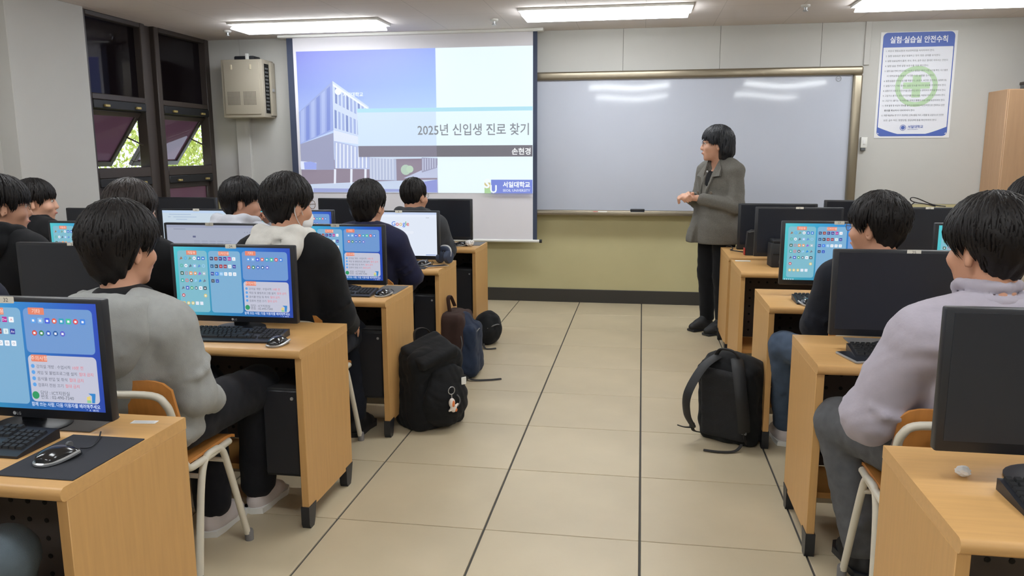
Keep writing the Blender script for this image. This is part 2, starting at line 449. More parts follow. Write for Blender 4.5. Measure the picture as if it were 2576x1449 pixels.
m = MB(); m.tube([(-.02, 0, .009), (.065, 0, .009)], .009, 10); obj('barrel', m, M_white, e)
m = MB(); m.tube([(-.065, 0, .009), (-.02, 0, .009)], .0095, 10); obj('cap', m, mat('marker_red', (170, 40, 40), .4), e)

ps = thing('projection_screen', 'pull-down projection screen showing a slide with a glass building', 'projection screen', (-2.205, 7.45, .60))
def sx(x): return x+2.205
m = MB(); m.box((sx(-3.366), 0, .02), (sx(-1.02), .002, ZC-.6)); obj('fabric', m, M_screen, ps)
for x0, x1 in ((-3.43, -3.366), (-1.02, -.98)):
    m = MB(); m.box((sx(x0), -.0005, .02), (sx(x1), .0025, ZC-.6)); obj('border', m, M_border, ps)
m = MB(); m.tube([(sx(-3.45), 0, .012), (sx(-.95), 0, .012)], .014, 12); wbar = obj('weight_bar', m, M_white, ps)
for x in (-3.465, -.945):
    m = MB(); m.tube([(sx(x)-.012, 0, .012), (sx(x)+.012, 0, .012)], .017, 12); obj('end_cap', m, M_blkp, wbar)
m = MB(); m.box((sx(-3.5), -.05, ZC-.6-.025), (sx(-.92), .05, ZC-.6), .004, 1); obj('case', m, M_white, ps)

# the slide
SX0, SX1, SZ0, SZ1 = sx(-3.334), sx(-1.02), 1.068-.6, 2.42-.6
p = Pic(.0003)
def U(u, v): return (SX0+(SX1-SX0)*u, SZ1-(SZ1-SZ0)*v)
def cu(x, y):
    """pixel of the enlarged slide view -> point on the slide"""
    v = (y-140)/860; u = .5
    for _ in range(4):
        u = (x-(113+57*v))/((1600+5*v)-(113+57*v)); v = (y-(140-55*u))/((1000+18*u)-(140-55*u))
    return U(min(max(u, 0), 1), min(max(v, 0), 1))
def cp(pts, col): p.poly([cu(*q) for q in pts], col)
def uq(u0, v0, u1, v1, col): p.poly([U(u0, v1), U(u1, v1), U(u1, v0), U(u0, v0)], col)
uq(.6, 0, 1, 1, (232, 248, 253))
sk = [(0, (126, 134, 232), (150, 172, 246)), (.25, (140, 160, 238), (160, 192, 248)), (.5, (172, 194, 244), (182, 214, 250)), (.72, (206, 220, 246), (214, 232, 250)), (1, (170, 165, 185), (170, 170, 190))]
for (v0, a0, b0), (v1, a1, b1) in zip(sk, sk[1:]): p.poly([U(0, v1), U(.6, v1), U(.6, v0), U(0, v0)], [a1, b1, b0, a0])
# distant towers
cp([(690, 625), (750, 620), (750, 710), (690, 712)], (214, 224, 246)); cp([(760, 650), (1010, 632), (1020, 705), (760, 710)], (208, 220, 244))
# ground, dark base, stairs
cp([(150, 800), (1025, 790), (1025, 1012), (170, 1000)], (140, 128, 146))
cp([(200, 950), (620, 935), (1025, 925), (1028, 1010), (200, 1000)], (196, 210, 234))
cp([(240, 975), (800, 985), (800, 1002), (240, 1000)], (150, 160, 210))
cp([(815, 915), (985, 840), (1025, 835), (1025, 915)], (188, 196, 224)); cp([(870, 950), (1025, 925), (1027, 1008), (930, 1005)], (140, 150, 214))
# building: left glass facade, right white facade, lower storeys
cp([(130, 505), (355, 313), (365, 615), (148, 700)], (150, 168, 226)); cp([(355, 313), (590, 468), (600, 670), (365, 610)], (206, 220, 244))
cp([(148, 700), (365, 630), (375, 860), (150, 860)], (150, 154, 186)); cp([(365, 612), (600, 672), (602, 712), (370, 680)], (222, 230, 246))
cp([(370, 680), (512, 712), (600, 720), (600, 858), (378, 852)], (176, 188, 226))
for k in range(6):
    t = k/6; x = 152+200*t; yb = 700-85*t; yt = 488-165*t
    cp([(x, yt+12), (x+22, yt-6), (x+26, yb-18), (x+4, yb-6)], (120, 140, 214) if k % 2 else (170, 186, 236))
for r0, r1 in ((.06, .42), (.56, .95)):
    for k in range(9):
        t = .05+k*.105
        xa, xb = 357+t*235, 357+(t+.06)*235
        ya0, ya1 = 318+t*155, 612+t*60; yb0, yb1 = 318+(t+.06)*155, 612+(t+.06)*60
        cp([(xa+3, ya0+(ya1-ya0)*r0), (xb+3, yb0+(yb1-yb0)*r0), (xb+6, yb0+(yb1-yb0)*r1), (xa+6, ya0+(ya1-ya0)*r1)], (158, 176, 226) if k % 3 else (120, 140, 200))
cp([(360, 330), (590, 478), (590, 490), (362, 345)], (236, 244, 252))
for k in range(9):
    x = 384+k*24; cp([(x, 690+k*5), (x+8, 692+k*5), (x+10, 850), (x+2, 850)], (232, 238, 250))
for x in (375, 480, 570): cp([(x, 855), (x+14, 856), (x+14, 948), (x, 948)], (226, 232, 246))
cp([(600, 785), (770, 795), (775, 930), (605, 925)], (178, 188, 216))
for k in range(8): cp([(606+k*20, 788), (613+k*20, 789), (616+k*20, 924), (609+k*20, 924)], (206, 214, 234))
cp([(146, 805), (262, 815), (262, 858), (148, 856)], (222, 230, 250)); cp([(180, 812), (225, 808), (262, 818), (262, 857), (185, 856)], (150, 165, 232))
cp([(930, 785), (1025, 790), (1026, 850), (932, 880)], (150, 152, 182))
for k in range(6): cp([(936+k*15, 790), (940+k*15, 790), (941+k*15, 868-k*4), (937+k*15, 870-k*4)], (206, 212, 234))
p.disc(*cu(832, 862), .05, (176, 200, 184)); p.disc(*cu(858, 858), .035, (182, 208, 186))
p.disc(*cu(397, 378), .033, (238, 246, 255))
p.text('서일대학교', *cu(428, 408), .045, (236, 244, 255), bold=.02)
# title band, dark name bar
uq(.262, .405, 1, .432, (172, 222, 238)); uq(.262, .432, .6, .667, (206, 226, 248)); uq(.6, .432, 1, .667, (228, 246, 253))
uq(.262, .667, .6, .745, (122, 118, 136)); uq(.6, .667, 1, .745, (104, 102, 112))
x, z = U(.985, .59); p.text('2025년 신입생 진로 찾기', x, z, .118, (128, 134, 142), 'RIGHT', .012, width=1.075)
x, z = U(.992, .728); p.text('손현경', x, z, .068, (245, 248, 250), 'RIGHT', .02)
# university mark
uq(.852, .905, 1, 1, (112, 130, 214)); uq(.80, .925, .825, .972, (206, 192, 134)); uq(.80, .965, .828, 1, (168, 208, 152)); uq(.828, .905, .853, 1, (112, 130, 214))
x, z = U(.799, .995); p.text('S', x, z+.045, .12, (238, 246, 252), bold=.03); x, z = U(.824, 1); p.text('U', x, z+.006, .10, (238, 246, 252), bold=.03)
x, z = U(.877, .955); p.text('서일대학교', x, z, .058, (244, 248, 255), bold=.03, width=.262)
x, z = U(.877, .988); p.text('SEOIL UNIVERSITY', x, z, .032, (232, 238, 252), bold=.01, width=.262)
obj('slide', p.mesh('slide'), M_proj, ps, loc=(0, -.003, 0))

# safety poster
po = thing('safety_poster', 'white and blue laboratory safety rules poster with a green cross on the wall', 'poster', (2.35, YW-.002, 1.57))
m = MB(); m.box((-.313, -.002, -.005), (.313, .001, .905)); obj('sheet', m, M_paper, po)
p = Pic(.0002)
p.rrect(-.293, .01, .293, .90, .04, (78, 102, 178)); p.rrect(-.285, .03, .285, .775, .004, (226, 228, 236))
arc = [(-.285+.57*i/16, .09-.075*math.sin(PI*i/16)) for i in range(17)]
p.poly([(-.285, .03), (.285, .03), (.285, .2), (-.285, .2)], (226, 228, 236))
p.poly([(-.2931, .05), (-.25, .012), (.25, .012), (.2931, .05), (.2931, .09)] + arc[::-1], (78, 102, 178))
p.text('실험·실습실 안전수칙', 0, .815, .062, (240, 242, 248), 'CENTER', .02, width=.47)
p.ring(.01, .44, .135, .175, (180, 208, 172)); p.rrect(-.025, .345, .045, .535, .004, (180, 208, 172)); p.rrect(-.10, .42, .12, .475, .004, (180, 208, 172))
RULES = ['1. 비상시 행동요령과 비상연락망을 숙지하여야 한다.', '2. 실험·실습실은 항상 청결하고 정리 정돈 상태를 유지한다.', '3. 실험·실습실에서 흡연, 취사, 취식, 음주 등은 절대로 하여서는 안된다.',
         '4. 실험·실습 전에 실험 보호구를 착용 확인한다.', '5. 실험·실습 전에 안전교육을 이수하고 실험실 내용과 위험 요인을 확인, 사고 발생', '   시 대처요령을 충분히 숙지한 다음 실험을 실시한다.',
         '6. 실험·실습은 안전보호구를 착용한다. (보호의, 보안경, 안전장갑, 실험화 등)', '7. 실험기기가 가동 중에는 실험 장소를 떠나지 않도록 주의하여야 한다.', '8. 실험기기 사용은 안전수칙을 준수하고 반드시 관리자의 허락을 받아야 한다.',
         '9. 고압가스 용기는 전도방지장치를 하고 사용, 저장에 주의 표시하여야 한다.', '10. 고압가스 용기는 직사광선을 피하고 통풍이 되는 곳에 보관하여야 한다.', '11. 화재 발생 등 비상시 경보를 울리고 대피하며 비상연락망으로 연락하고 안전',
         '    통로를 확보하여 대피하여야 한다.', '12. 최종 퇴실자는 전기기기 전원차단, 인화성물질 처리, 시험물 및 고압가스의 안전한', '    보관, 급수 차단, 창문닫힘, 잠금상태 등을 확인하여야 한다.']
for i, tx in enumerate(RULES): p.text(tx, -.262 + (.02 if tx[0] == ' ' else 0), .738-i*.0425, .0185, (96, 98, 106), layer=p.L+1, width=(None if text_geo(tx)[2]*.0185 < .515 else .515))
p.L += 1
p.ring(-.075, .085, .022, .026, (80, 104, 176), n=20); p.disc(-.075, .085, .017, (80, 104, 176)); p.text('서일대학교', -.035, .082, .028, (80, 104, 176), bold=.02); p.text('SEOIL UNIVERSITY', -.035, .066, .011, (80, 104, 176))
obj('print', p.mesh('print'), M_print, po, loc=(0, -.0022, 0))

# wall switch
s_ = thing('wall_switch', 'white wall switch box beside the whiteboard frame', 'switch', (1.952, YW, 1.53))
m = MB(); m.box((-.027, -.035, -.05), (.027, 0, .045), .004); obj('plate', m, M_white, s_)
m = MB(); m.box((-.010, -.041, -.018), (.010, -.034, .018), .002); obj('rocker', m, M_paper, s_)
m = MB(); m.box((-.022, -.03, -.075), (.016, 0, -.05), .003); obj('connector', m, M_grey, s_)

# network cabinet on the wall, things on top of it
nc = thing('network_cabinet', 'beige metal network cabinet with vent grilles on the front wall', 'cabinet', (-3.865, 7.38, 1.80))
m = MB(); m.box((-.215, -.02, 0), (.215, .22, .55), .006); obj('body', m, M_metal, nc)
m = MB(); m.box((-.185, -.03, .03), (.185, -.02, .52), .003); dr = obj('front_panel', m, M_metal, nc)
m = MB()
for gx in (-.155, .012):
    for i in range(10):
        for j in range(10):
            m.box((gx+i*.0135, -.0315, .12+j*.013), (gx+i*.0135+.008, -.0295, .12+j*.013+.0065))
g = obj('vent_grille', m, mat('vent_dark', (96, 90, 84), .7), dr); g['kind'] = 'stuff'
for x in (-.11, .09):
    m = MB(); m.box((x, -.036, .455), (x+.018, -.029, .50), .002); obj('latch', m, mat('latch_cream', (215, 205, 180), .4), dr)
m = MB(); m.box((.214, .02, .04), (.218, .11, .51)); obj('side_opening', m, M_hole, nc)
for k in range(12):
    m = MB(); m.box((.216, .03, .07+k*.035), (.224, .085, .088+k*.035), .002, 1); obj('port_strip', m, M_grey, nc)
m = MB(); m.box((.213, .12, .02), (.235, .21, .53), .003); sd = obj('side_door', m, M_metal, nc)
m = MB(); m.box((.235, .13, .25), (.25, .16, .28), .003); obj('door_handle', m, M_silv, sd)
r_ = thing('router', 'small black router lying on top of the metal wall cabinet', 'router', (-3.86, 7.49, 2.35))
m = MB(); m.box((-.11, -.07, 0), (.10, .07, .04), .012); obj('body', m, M_blkp, r_)
m = MB(); m.box((.02, -.09, .0), (.05, -.06, .06), .004); obj('adapter', m, M_white, r_)

# tall wooden cabinet at the right with a box on top
tc_ = thing('tall_cabinet', 'tall tan wooden cabinet standing against the front wall', 'cabinet', (3.51, 7.4, 0))
M_cab = mat('cabinet_wood', (186, 150, 116), .5, var=.05, vscale=4, stretch=(12, 12, 1))
m = MB(); m.box((-.56, -.18, .05), (.5, .19, 1.95), .003, 1); obj('carcass', m, M_cab, tc_)
for x0, x1 in ((-.555, -.032), (-.028, .495)):
    m = MB(); m.box((x0, -.2, .06), (x1, -.18, 1.945), .003, 1); dr = obj('door', m, M_cab, tc_)
    xx = -.06 if x0 < -.1 else 0.
    m = MB(); m.box((xx, -.215, .95), (xx+.015, -.2, 1.1), .003); obj('handle', m, M_silv, dr)
m = MB(); m.box((-.54, -.16, 0), (.48, .17, .05)); obj('plinth', m, M_base, tc_)
bx = thing('storage_box', 'small dark grey box on top of the tall wooden cabinet', 'box', (3.36, 7.36, 1.95))
m = MB(); m.box((-.22, -.1, 0), (.2, .1, .06), .006); obj('body', m, M_grey, bx)
m = MB(); m.box((-.225, -.105, .045), (.205, .105, .07), .005); obj('lid', m, M_dark, bx)
# ------------------------------------------------------------------ desks
ZT = .72
def desk(xa, xb, yn, depth, label, toward_left=True, door=False):
    w_ = xb-xa
    t = thing('computer_desk', label, 'desk', (xa, yn, 0), 0, None)
    m = MB()   # top with a rounded front edge
    prof = [(0, .703), (0, .708), (.004, .7155), (.011, .72), (depth-.002, .72), (depth, .718), (depth, .686), (.011, .686), (.004, .6905), (0, .698)]
    k = len(prof); vs = [(0, y, z) for y, z in prof] + [(w_, y, z) for y, z in prof]
    m.add(vs, [tuple(range(k-1, -1, -1)), tuple(range(k, 2*k))] + [(i, (i+1) % k, k+(i+1) % k, k+i) for i in range(k)])
    obj('desk_top', m, M_wood, t)
    for x0 in (0, w_-.028):
        m = MB(); m.box((x0, .018, .075), (x0+.028, depth-.002, .686), .0015, 1); sp = obj('side_panel', m, M_woodv, t)
        for y0, y1 in ((.012, .085), (depth-.08, depth-.005)):
            m = MB(); m.prism([(y0, .09), (y1, .09), (y1-.02, .02), (y1-.03, 0), (y0+.01, 0), (y0, .02)], .034, Matrix(((0, 1, 0, x0-.003), (1, 0, 0, 0), (0, 0, 1, 0), (0, 0, 0, 1))))
            obj('foot', m, M_blkp, sp)
    for xx in (w_/2-.014,):
        m = MB(); m.box((xx, .20, .20), (xx+.028, depth-.08, .686), .0015, 1); obj('divider', m, M_woodv, t)
    yb = depth-.075
    m = MB(); m.box((.028, yb, .20), (w_-.028, yb+.012, .686)); mp = obj('modesty_panel', m, M_dark, t)
    m = MB()
    for i in range(int((w_-.12)/.055)):
        for j in range(8):
            m.lathe([(.0075, 0), (.0075, .001)], 8, Matrix.Translation((.07+i*.055, yb-.0008, .25+j*.055)) @ Matrix.Rotation(PI/2, 4, 'X'))
    h = obj('perforation', m, M_hole, mp, 0); h['kind'] = 'stuff'
    m = MB(); m.box((.028, .14, .175), (w_-.028, depth-.08, .198), .001, 1); obj('shelf', m, M_edge, t)
    m = MB(); m.box((.028, yb-.02, .125), (w_-.028, yb, .15), .001, 1); obj('cross_bar', m, M_edge, t)
    m = MB(); m.box((.028, yb-.05, .06), (w_-.028, yb-.02, .112), .003, 1); obj('cable_rail', m, M_rail, t)
    if door:
        m = MB(); m.box((.03, .004, .09), (w_/2-.03, .020, .672), .002, 1); d = obj('door', m, M_wood, t)
        m = MB(); m.tube([(.35, -.012, .5), (.35, -.012, .6)], .005, 8); obj('handle', m, M_silv, d)
    return t

LROWS = [1.45, 2.69, 3.70, 4.75, 5.87]; RROWS = [1.51, 2.765, 3.83, 4.94, 5.65]
ORD = ['rearmost', 'second-rearmost', 'middle', 'second', 'front']
for i, y in enumerate(LROWS):
    desk(-2.72, -1.25, y, .49, 'tan laminate computer desk on the window side, aisle end of the %s row' % ORD[i])
    if i >= 2: desk(-4.19, -2.725, y, .49, 'tan laminate computer desk in the %s row, against the window wall' % ORD[i])
for i, y in enumerate(RROWS):
    desk(.615, 2.08, y, (.5, .48, .51, .58, .60)[i], 'tan laminate computer desk on the cabinet side of the aisle, %s row' % ORD[i], door=(i == 4))

# ------------------------------------------------------------------ monitor pictures
SW, SH = .515, .288
def desktop_pic():
    p = Pic(.0001)
    N = 10
    for i in range(N):
        def cc(t, v):
            a = (78, 196, 204); b_ = (38, 138, 204); c = (30, 72, 186)
            q = [a[k]+(b_[k]-a[k])*min(1, t*2) if t < .5 else b_[k]+(c[k]-b_[k])*(t*2-1) for k in range(3)]
            return tuple(x*(1-.12*v) for x in q)
        x0, x1 = -SW/2+SW*i/N, -SW/2+SW*(i+1)/N
        p.poly([(x0, 0), (x1, 0), (x1, SH), (x0, SH)], [cc(i/N, 1), cc((i+1)/N, 1), cc((i+1)/N, 0), cc(i/N, 0)], 1)
    p.L = 1
    X = lambda u: -SW/2+u*SW
    Z = lambda v: SH*(1-v)
    p.rrect(X(.03), Z(.955), X(.288), Z(.055), .012, [(124, 184, 202)]*24); p.rrect(X(.302), Z(.955), X(.575), Z(.055), .012, [(122, 172, 208)]*24)
    p.rrect(X(.59), Z(.465), X(.975), Z(.055), .012, [(108, 150, 206)]*24); p.rrect(X(.59), Z(.925), X(.975), Z(.488), .012, [(192, 194, 212)]*24)
    for u, v, tx in ((.155, .085, '개발용'), (.435, .09, '디자인용'), (.665, .08, '기타'), (.655, .515, '주의사항')):
        p.rrect(X(u-.045), Z(v+.032), X(u+.045), Z(v-.032), .002, (226, 130, 104)); p.text(tx, X(u), Z(v+.017), .0135, (250, 226, 214), 'CENTER')
    s = .0072
    def ic(u, v, c, kind=0, c2=(255, 255, 255), tx=None):
        x, z = X(u), Z(v)
        if kind == 0: p.rrect(x-s, z-s, x+s, z+s, .0018, c, p.L+1)
        elif kind == 1: p.disc(x, z, s, c, p.L+1)
        elif kind == 2: p.poly([(x-s, z-s), (x+s, z-s*.3), (x, z+s)], c, p.L+1)
        elif kind == 3: p.ring(x, z, s*.62, s, c, p.L+1, 16)
        if kind in (0, 1) and c2: (p.rect(x-s*.45, z-s*.45, x+s*.45, z+s*.35, c2, p.L+2) if not tx else p.text(tx, x, z-s*.42, s*1.25, c2, 'CENTER', layer=p.L+2))
    W = (240, 244, 250)
    rows = [(.165, [((150, 110, 90), 2), ((70, 170, 230), 3), ((120, 150, 130), 2), (W, 1), ((50, 110, 200), 0), ((40, 120, 210), 0)]),
            (.275, [((80, 180, 150), 3), (W, 1), ((90, 110, 140), 2), ((150, 190, 230), 0), ((90, 140, 210), 2), ((150, 200, 235), 3)]),
            (.385, [((60, 90, 70), 0), ((190, 130, 150), 3), ((236, 150, 90), 0), ((240, 150, 80), 1), ((150, 90, 210), 2), ((170, 190, 200), 0)]),
            (.49, [((50, 170, 160), 0), ((230, 110, 120), 3), ((70, 70, 80), 1), ((150, 200, 240), 2), ((40, 140, 220), 2), ((110, 120, 140), 2)]),
            (.60, [((100, 110, 130), 2), ((70, 90, 190), 0), ((60, 160, 100), 1), ((80, 110, 130), 1), (W, 0), ((60, 66, 76), 0)]),
            (.71, [((206, 60, 70), 1), None, None, None, None, ((226, 200, 110), 1)]),
            (.825, [((226, 200, 110), 1), ((226, 200, 110), 1), ((226, 200, 110), 1), ((222, 228, 240), 0), ((222, 228, 240), 0)])]
    for v, L in rows:
        for k, q in enumerate(L):
            if q: ic(.062+k*.0385, v, q[0], q[1], None if q[1] > 1 else ((160, 170, 190) if q[0] == W else (225, 232, 244)))
    for v, L in ((.165, [((30, 60, 110), 'Ps'), ((150, 50, 40), 'Ai'), ((50, 40, 130), 'Pr'), ((60, 40, 140), 'Ae'), ((180, 40, 150), 'Dw'), (W, 'A')]),
                 (.275, [((30, 90, 140), 'Lr'), ((40, 44, 60), 'Br'), ((170, 40, 60), 'Id'), ((150, 40, 60), 'An'), ((220, 236, 240), '3'), ((50, 60, 160), 'An')]),
                 (.385, [((40, 60, 150), 'Me'), ((60, 130, 230), 'R'), ((150, 200, 240), 'Rh'), (W, 'O'), (W, 'O'), (W, 'O')]),
                 (.49, [((60, 70, 90), 'G'), ((50, 90, 190), 'e')])):
        for k, (c, tx) in enumerate(L):
            cc2 = (200, 40, 50) if tx == 'A' else ((60, 80, 130) if sum(c) > 600 else (235, 235, 245))
            ic(.328+k*.0385, v, c, 0, cc2, tx)
    for v, u0, L in ((.165, .645, [(90, 160, 230), (130, 180, 230), (60, 90, 220), (224, 90, 70), (40, 160, 190), (60, 190, 150), (220, 60, 70), (60, 130, 220)]),
                     (.28, .645, [(214, 70, 60), (40, 130, 80), (40, 90, 190), (30, 90, 160), (90, 90, 200)])):
        for k, c in enumerate(L): ic(u0+k*.0395, v, c, 1 if k in (3, 6) or v > .2 else 0, (235, 238, 246))
    p.L += 2
    for i, (a, b_) in enumerate((('강의실 개방 : 수업시작', '10분 전'), ('게임 및 불법프로그램 설치', '절대 금지'), ('음식물 반입 및 취식', '절대 금지'), ('컴퓨터 전원 끄기', '절대 금지'))):
        v = .60+i*.058
        p.disc(X(.615), Z(v-.01), .0055, (90, 160, 228), p.L+1); p.text(a, X(.635), Z(v+.006), .0108, (92, 96, 112), layer=p.L+1)
        wa = text_geo(a)[2]*.0108; p.text(b_, X(.635)+wa+.006, Z(v+.006), .0108, (224, 108, 120), layer=p.L+1)
    p.L += 1
    p.disc(X(.615), Z(.865), .0105, (40, 150, 96)); p.text('담당 : ICT지원실', X(.645), Z(.855), .0125, (92, 100, 112), layer=p.L+1); p.text('번호 : 02-490-7340', X(.645), Z(.895), .0125, (92, 100, 112), layer=p.L+1)
    p.L += 1
    p.poly([(X(.905), Z(.90)), (X(.925), Z(.90)), (X(.925), Z(.85)), (X(.905), Z(.86))], (226, 204, 120)); p.poly([(X(.905), Z(.915)), (X(.928), Z(.915)), (X(.928), Z(.89)), (X(.905), Z(.89))], (140, 200, 150))
    p.poly([(X(.915), Z(.825)), (X(.955), Z(.825)), (X(.955), Z(.845)), (X(.948), Z(.915)), (X(.932), Z(.915)), (X(.934), Z(.85))], (44, 130, 200))
    p.text('함께 쓰는 사람, 다음 이용자를 배려해주세요', X(.975), Z(.965), .0125, (214, 226, 250), 'RIGHT', .01, width=.2)
    p.text('^  A  08:45', X(.965), Z(.993), .008, (200, 216, 246), 'RIGHT')
    for k in range(5): p.rect(X(.012+k*.02), Z(.995), X(.022+k*.02), Z(.98), (210, 226, 246), p.L+1)
    return p.mesh('desktop_picture')
def page_pic(kind):
    p = Pic(.0001); X = lambda u: -SW/2+u*SW; Z = lambda v: SH*(1-v)
    if kind == 'google':
        p.rect(-SW/2, 0, SW/2, SH, (222, 230, 244)); p.rect(-SW/2, Z(.05), SW/2, SH, (196, 210, 238)); p.rect(-SW/2, Z(.11), SW/2, Z(.05), (226, 234, 248))
        x = X(.40)
        for ch, c in zip('Google', ((66, 120, 220), (214, 80, 70), (226, 180, 70), (66, 120, 220), (70, 160, 100), (214, 80, 70))):
            p.text(ch, x, Z(.31), .042, c, bold=.01, layer=p.L+1); x += text_geo(ch)[2]*.042+.003
        p.L += 1
        p.rrect(X(.3), Z(.5), X(.7), Z(.42), .010, (206, 216, 234)); p.rrect(X(.302), Z(.497), X(.698), Z(.423), .010, (228, 234, 246))
        p.disc(X(.5), Z(.6), .004, (170, 180, 200)); p.rect(X(.85), Z(.985), X(.98), Z(.97), (110, 140, 200))
        p.text('Gmail', X(.86), Z(.13), .009, (120, 126, 140))
    elif kind == 'white':
        p.rect(-SW/2, 0, SW/2, SH, (196, 212, 226)); p.rect(-SW/2, Z(.06), SW/2, SH, (186, 208, 236))
        for v, a, b_ in ((.09, .1, .42), (.15, .08, .12), (.15, .16, .5), (.21, .2, .36)): p.rect(X(a), Z(v+.012), X(b_), Z(v), (150, 172, 204))
        p.text('다운로드해 주셔서 감사합니다', X(.22), Z(.38), .026, (92, 110, 168), bold=.01)
        p.text('설치가 자동으로 시작되지 않으면 다시 시도하세요', X(.18), Z(.48), .014, (120, 136, 180))
        for v in (.55, .62, .69): p.rect(X(.2), Z(v+.014), X(.75), Z(v), (180, 196, 220))
    else:
        p.rect(-SW/2, 0, SW/2, SH, (164, 170, 188)); p.rect(-SW/2, Z(.05), SW/2, SH, (152, 158, 182))
        p.rect(X(.08), Z(.085), X(.22), Z(.075), (126, 132, 156)); p.rrect(X(.30), Z(.24), X(.335), Z(.205), .001, (96, 102, 136))
        for v in (.30, .34, .38):
            for k in range(5): p.rect(X(.31+k*.09), Z(v+.014), X(.31+k*.09+.07), Z(v), (146, 152, 174), p.L+1)
        p.L += 1
        for k in range(3): p.disc(X(.9+k*.03), Z(.13), .002, (110, 116, 140), p.L+1)
        p.L += 1
        for v in (.5, .58, .66, .74): p.rect(X(.31), Z(v+.012), X(.8), Z(v), (148, 154, 176))
    return p.mesh('page_picture')
PICS = {'desktop': desktop_pic(), 'google': page_pic('google'), 'white': page_pic('white'), 'grey': page_pic('grey')}

m = MB()
m.box((-.2745, -.012, 0), (.2745, .018, .325), .005, 2); m.box((-.20, .016, .05), (.20, .042, .27), .012, 2); ME_MON = m.mesh('case')
m = MB(); m.box((-SW/2, 0, 0), (SW/2, .001, SH)); ME_OFF = m.mesh('screen_off', 0)
m = MB(); m.box((-.03, .03, -.05), (.03, .055, .16), .006); m.lathe([(.11, -.057), (.11, -.05), (.10, -.046), (.03, -.043)], 28, Matrix.Translation((0, .02, 0)) @ Matrix.Diagonal((1, .85, 1, 1))); ME_STD = m.mesh('stand')
def monitor(x, y, pic, label, num=None, top=1.078, rotz=0.):
    zb = top-.325
    t = thing('monitor', label, 'monitor', (x, y, ZT+.0005), rotz)
    oz = zb-ZT
    obj('case', ME_MON, M_blkp, t, loc=(0, 0, oz))
    if pic == 'off': obj('screen', ME_OFF, M_scr, t, loc=(0, -.0132, oz+.026))
    else: obj('screen', PICS[pic], M_desk, t, loc=(0, -.0124, oz+.026))
    # stand reaches from the case down to the table
    mm = MB(); mm.box((-.032, .028, .003), (.032, .05, oz+.17), .006); mm.lathe([(.105, 0), (.105, .006), (.095, .010), (.03, .013)], 28, Matrix.Translation((0, .03, 0)) @ Matrix.Diagonal((1, .85, 1, 1)))
    obj('stand', mm, M_blkp, t)
    p = Pic(.0001); p.disc(-.012, .006, .005, (170, 172, 176)); p.text('LG', -.005, .002, .011, (170, 172, 176)); obj('maker_logo', p.mesh('maker_logo'), M_print, t, loc=(0, -.0127, oz+.006))
    if num:
        p = Pic(.0001); p.rrect(-.024, 0, .024, .018, .003, (226, 224, 214)); p.text(num, 0, .0035, .015, (60, 60, 60), 'CENTER'); obj('number_sticker', p.mesh('number_sticker'), M_print, t, loc=(0, -.0128, oz+.3095))
    return t

monitor(-1.622, 1.78, 'desktop', 'lit blue desktop monitor on the rearmost desk behind a black mouse pad', '32', 1.083)
monitor(-1.663, 3.0, 'desktop', 'lit blue desktop monitor before the student in the heather grey hoodie', '24', 1.079)
monitor(-2.39, 3.0, 'off', 'dark switched-off monitor before the student in the navy jacket', '23', 1.075)
monitor(-1.612, 4.0, 'desktop', 'lit blue desktop monitor before the student with the white hood', '16', 1.075)
monitor(-2.338, 4.0, 'grey', 'monitor showing a plain grey web page', '15', 1.073)
monitor(-3.06, 4.0, 'desktop', 'lit desktop monitor before the bespectacled student in black', '14', 1.075)
monitor(-1.588, 5.05, 'google', 'monitor showing a white search page beside blue headphones', '8', 1.072)
monitor(-2.318, 5.05, 'desktop', 'lit desktop monitor before the light grey hoodie student', '7', 1.072)
monitor(-3.045, 5.05, 'white', 'monitor showing a white download page', '6', 1.072)
monitor(-3.78, 5.05, 'off', 'switched-off monitor close to the white pillar', '5', 1.072)
monitor(-1.592, 6.1, 'off', 'switched-off monitor below the projection screen beside a crumpled tissue', None, 1.09)
monitor(-2.325, 6.1, 'off', 'switched-off monitor before the projection screen, second from the aisle', None, 1.09)
monitor(-3.05, 6.1, 'off', 'switched-off monitor in the front row, third from the aisle', None, 1.09)
monitor(-3.77, 6.1, 'off', 'switched-off monitor in the front row beside the open windows', None, 1.09)
monitor(.928, 1.8, 'off', 'large switched-off monitor on the rearmost desk beside a crumpled tissue', '33', 1.116)
monitor(.982, 3.05, 'off', 'switched-off monitor before the student in the lavender jacket', '25', 1.092)
monitor(.978, 4.15, 'desktop', 'lit desktop monitor before the student with glasses in dark navy', '17', 1.103)
monitor(1.70, 4.15, 'desktop', 'lit desktop monitor before the student in a cream sweater', '18', 1.100)
monitor(1.014, 5.36, 'off', 'switched-off monitor behind a small black box speaker', '9', 1.092)
monitor(1.80, 5.36, 'off', 'switched-off monitor under a black strap loop', '10', 1.097)
monitor(.975, 5.95, 'off', 'switched-off monitor on the desk next to the teacher', None, 1.078)
monitor(1.59, 6.05, 'off', 'switched-off monitor farther along the teacher\'s desk', None, 1.10)

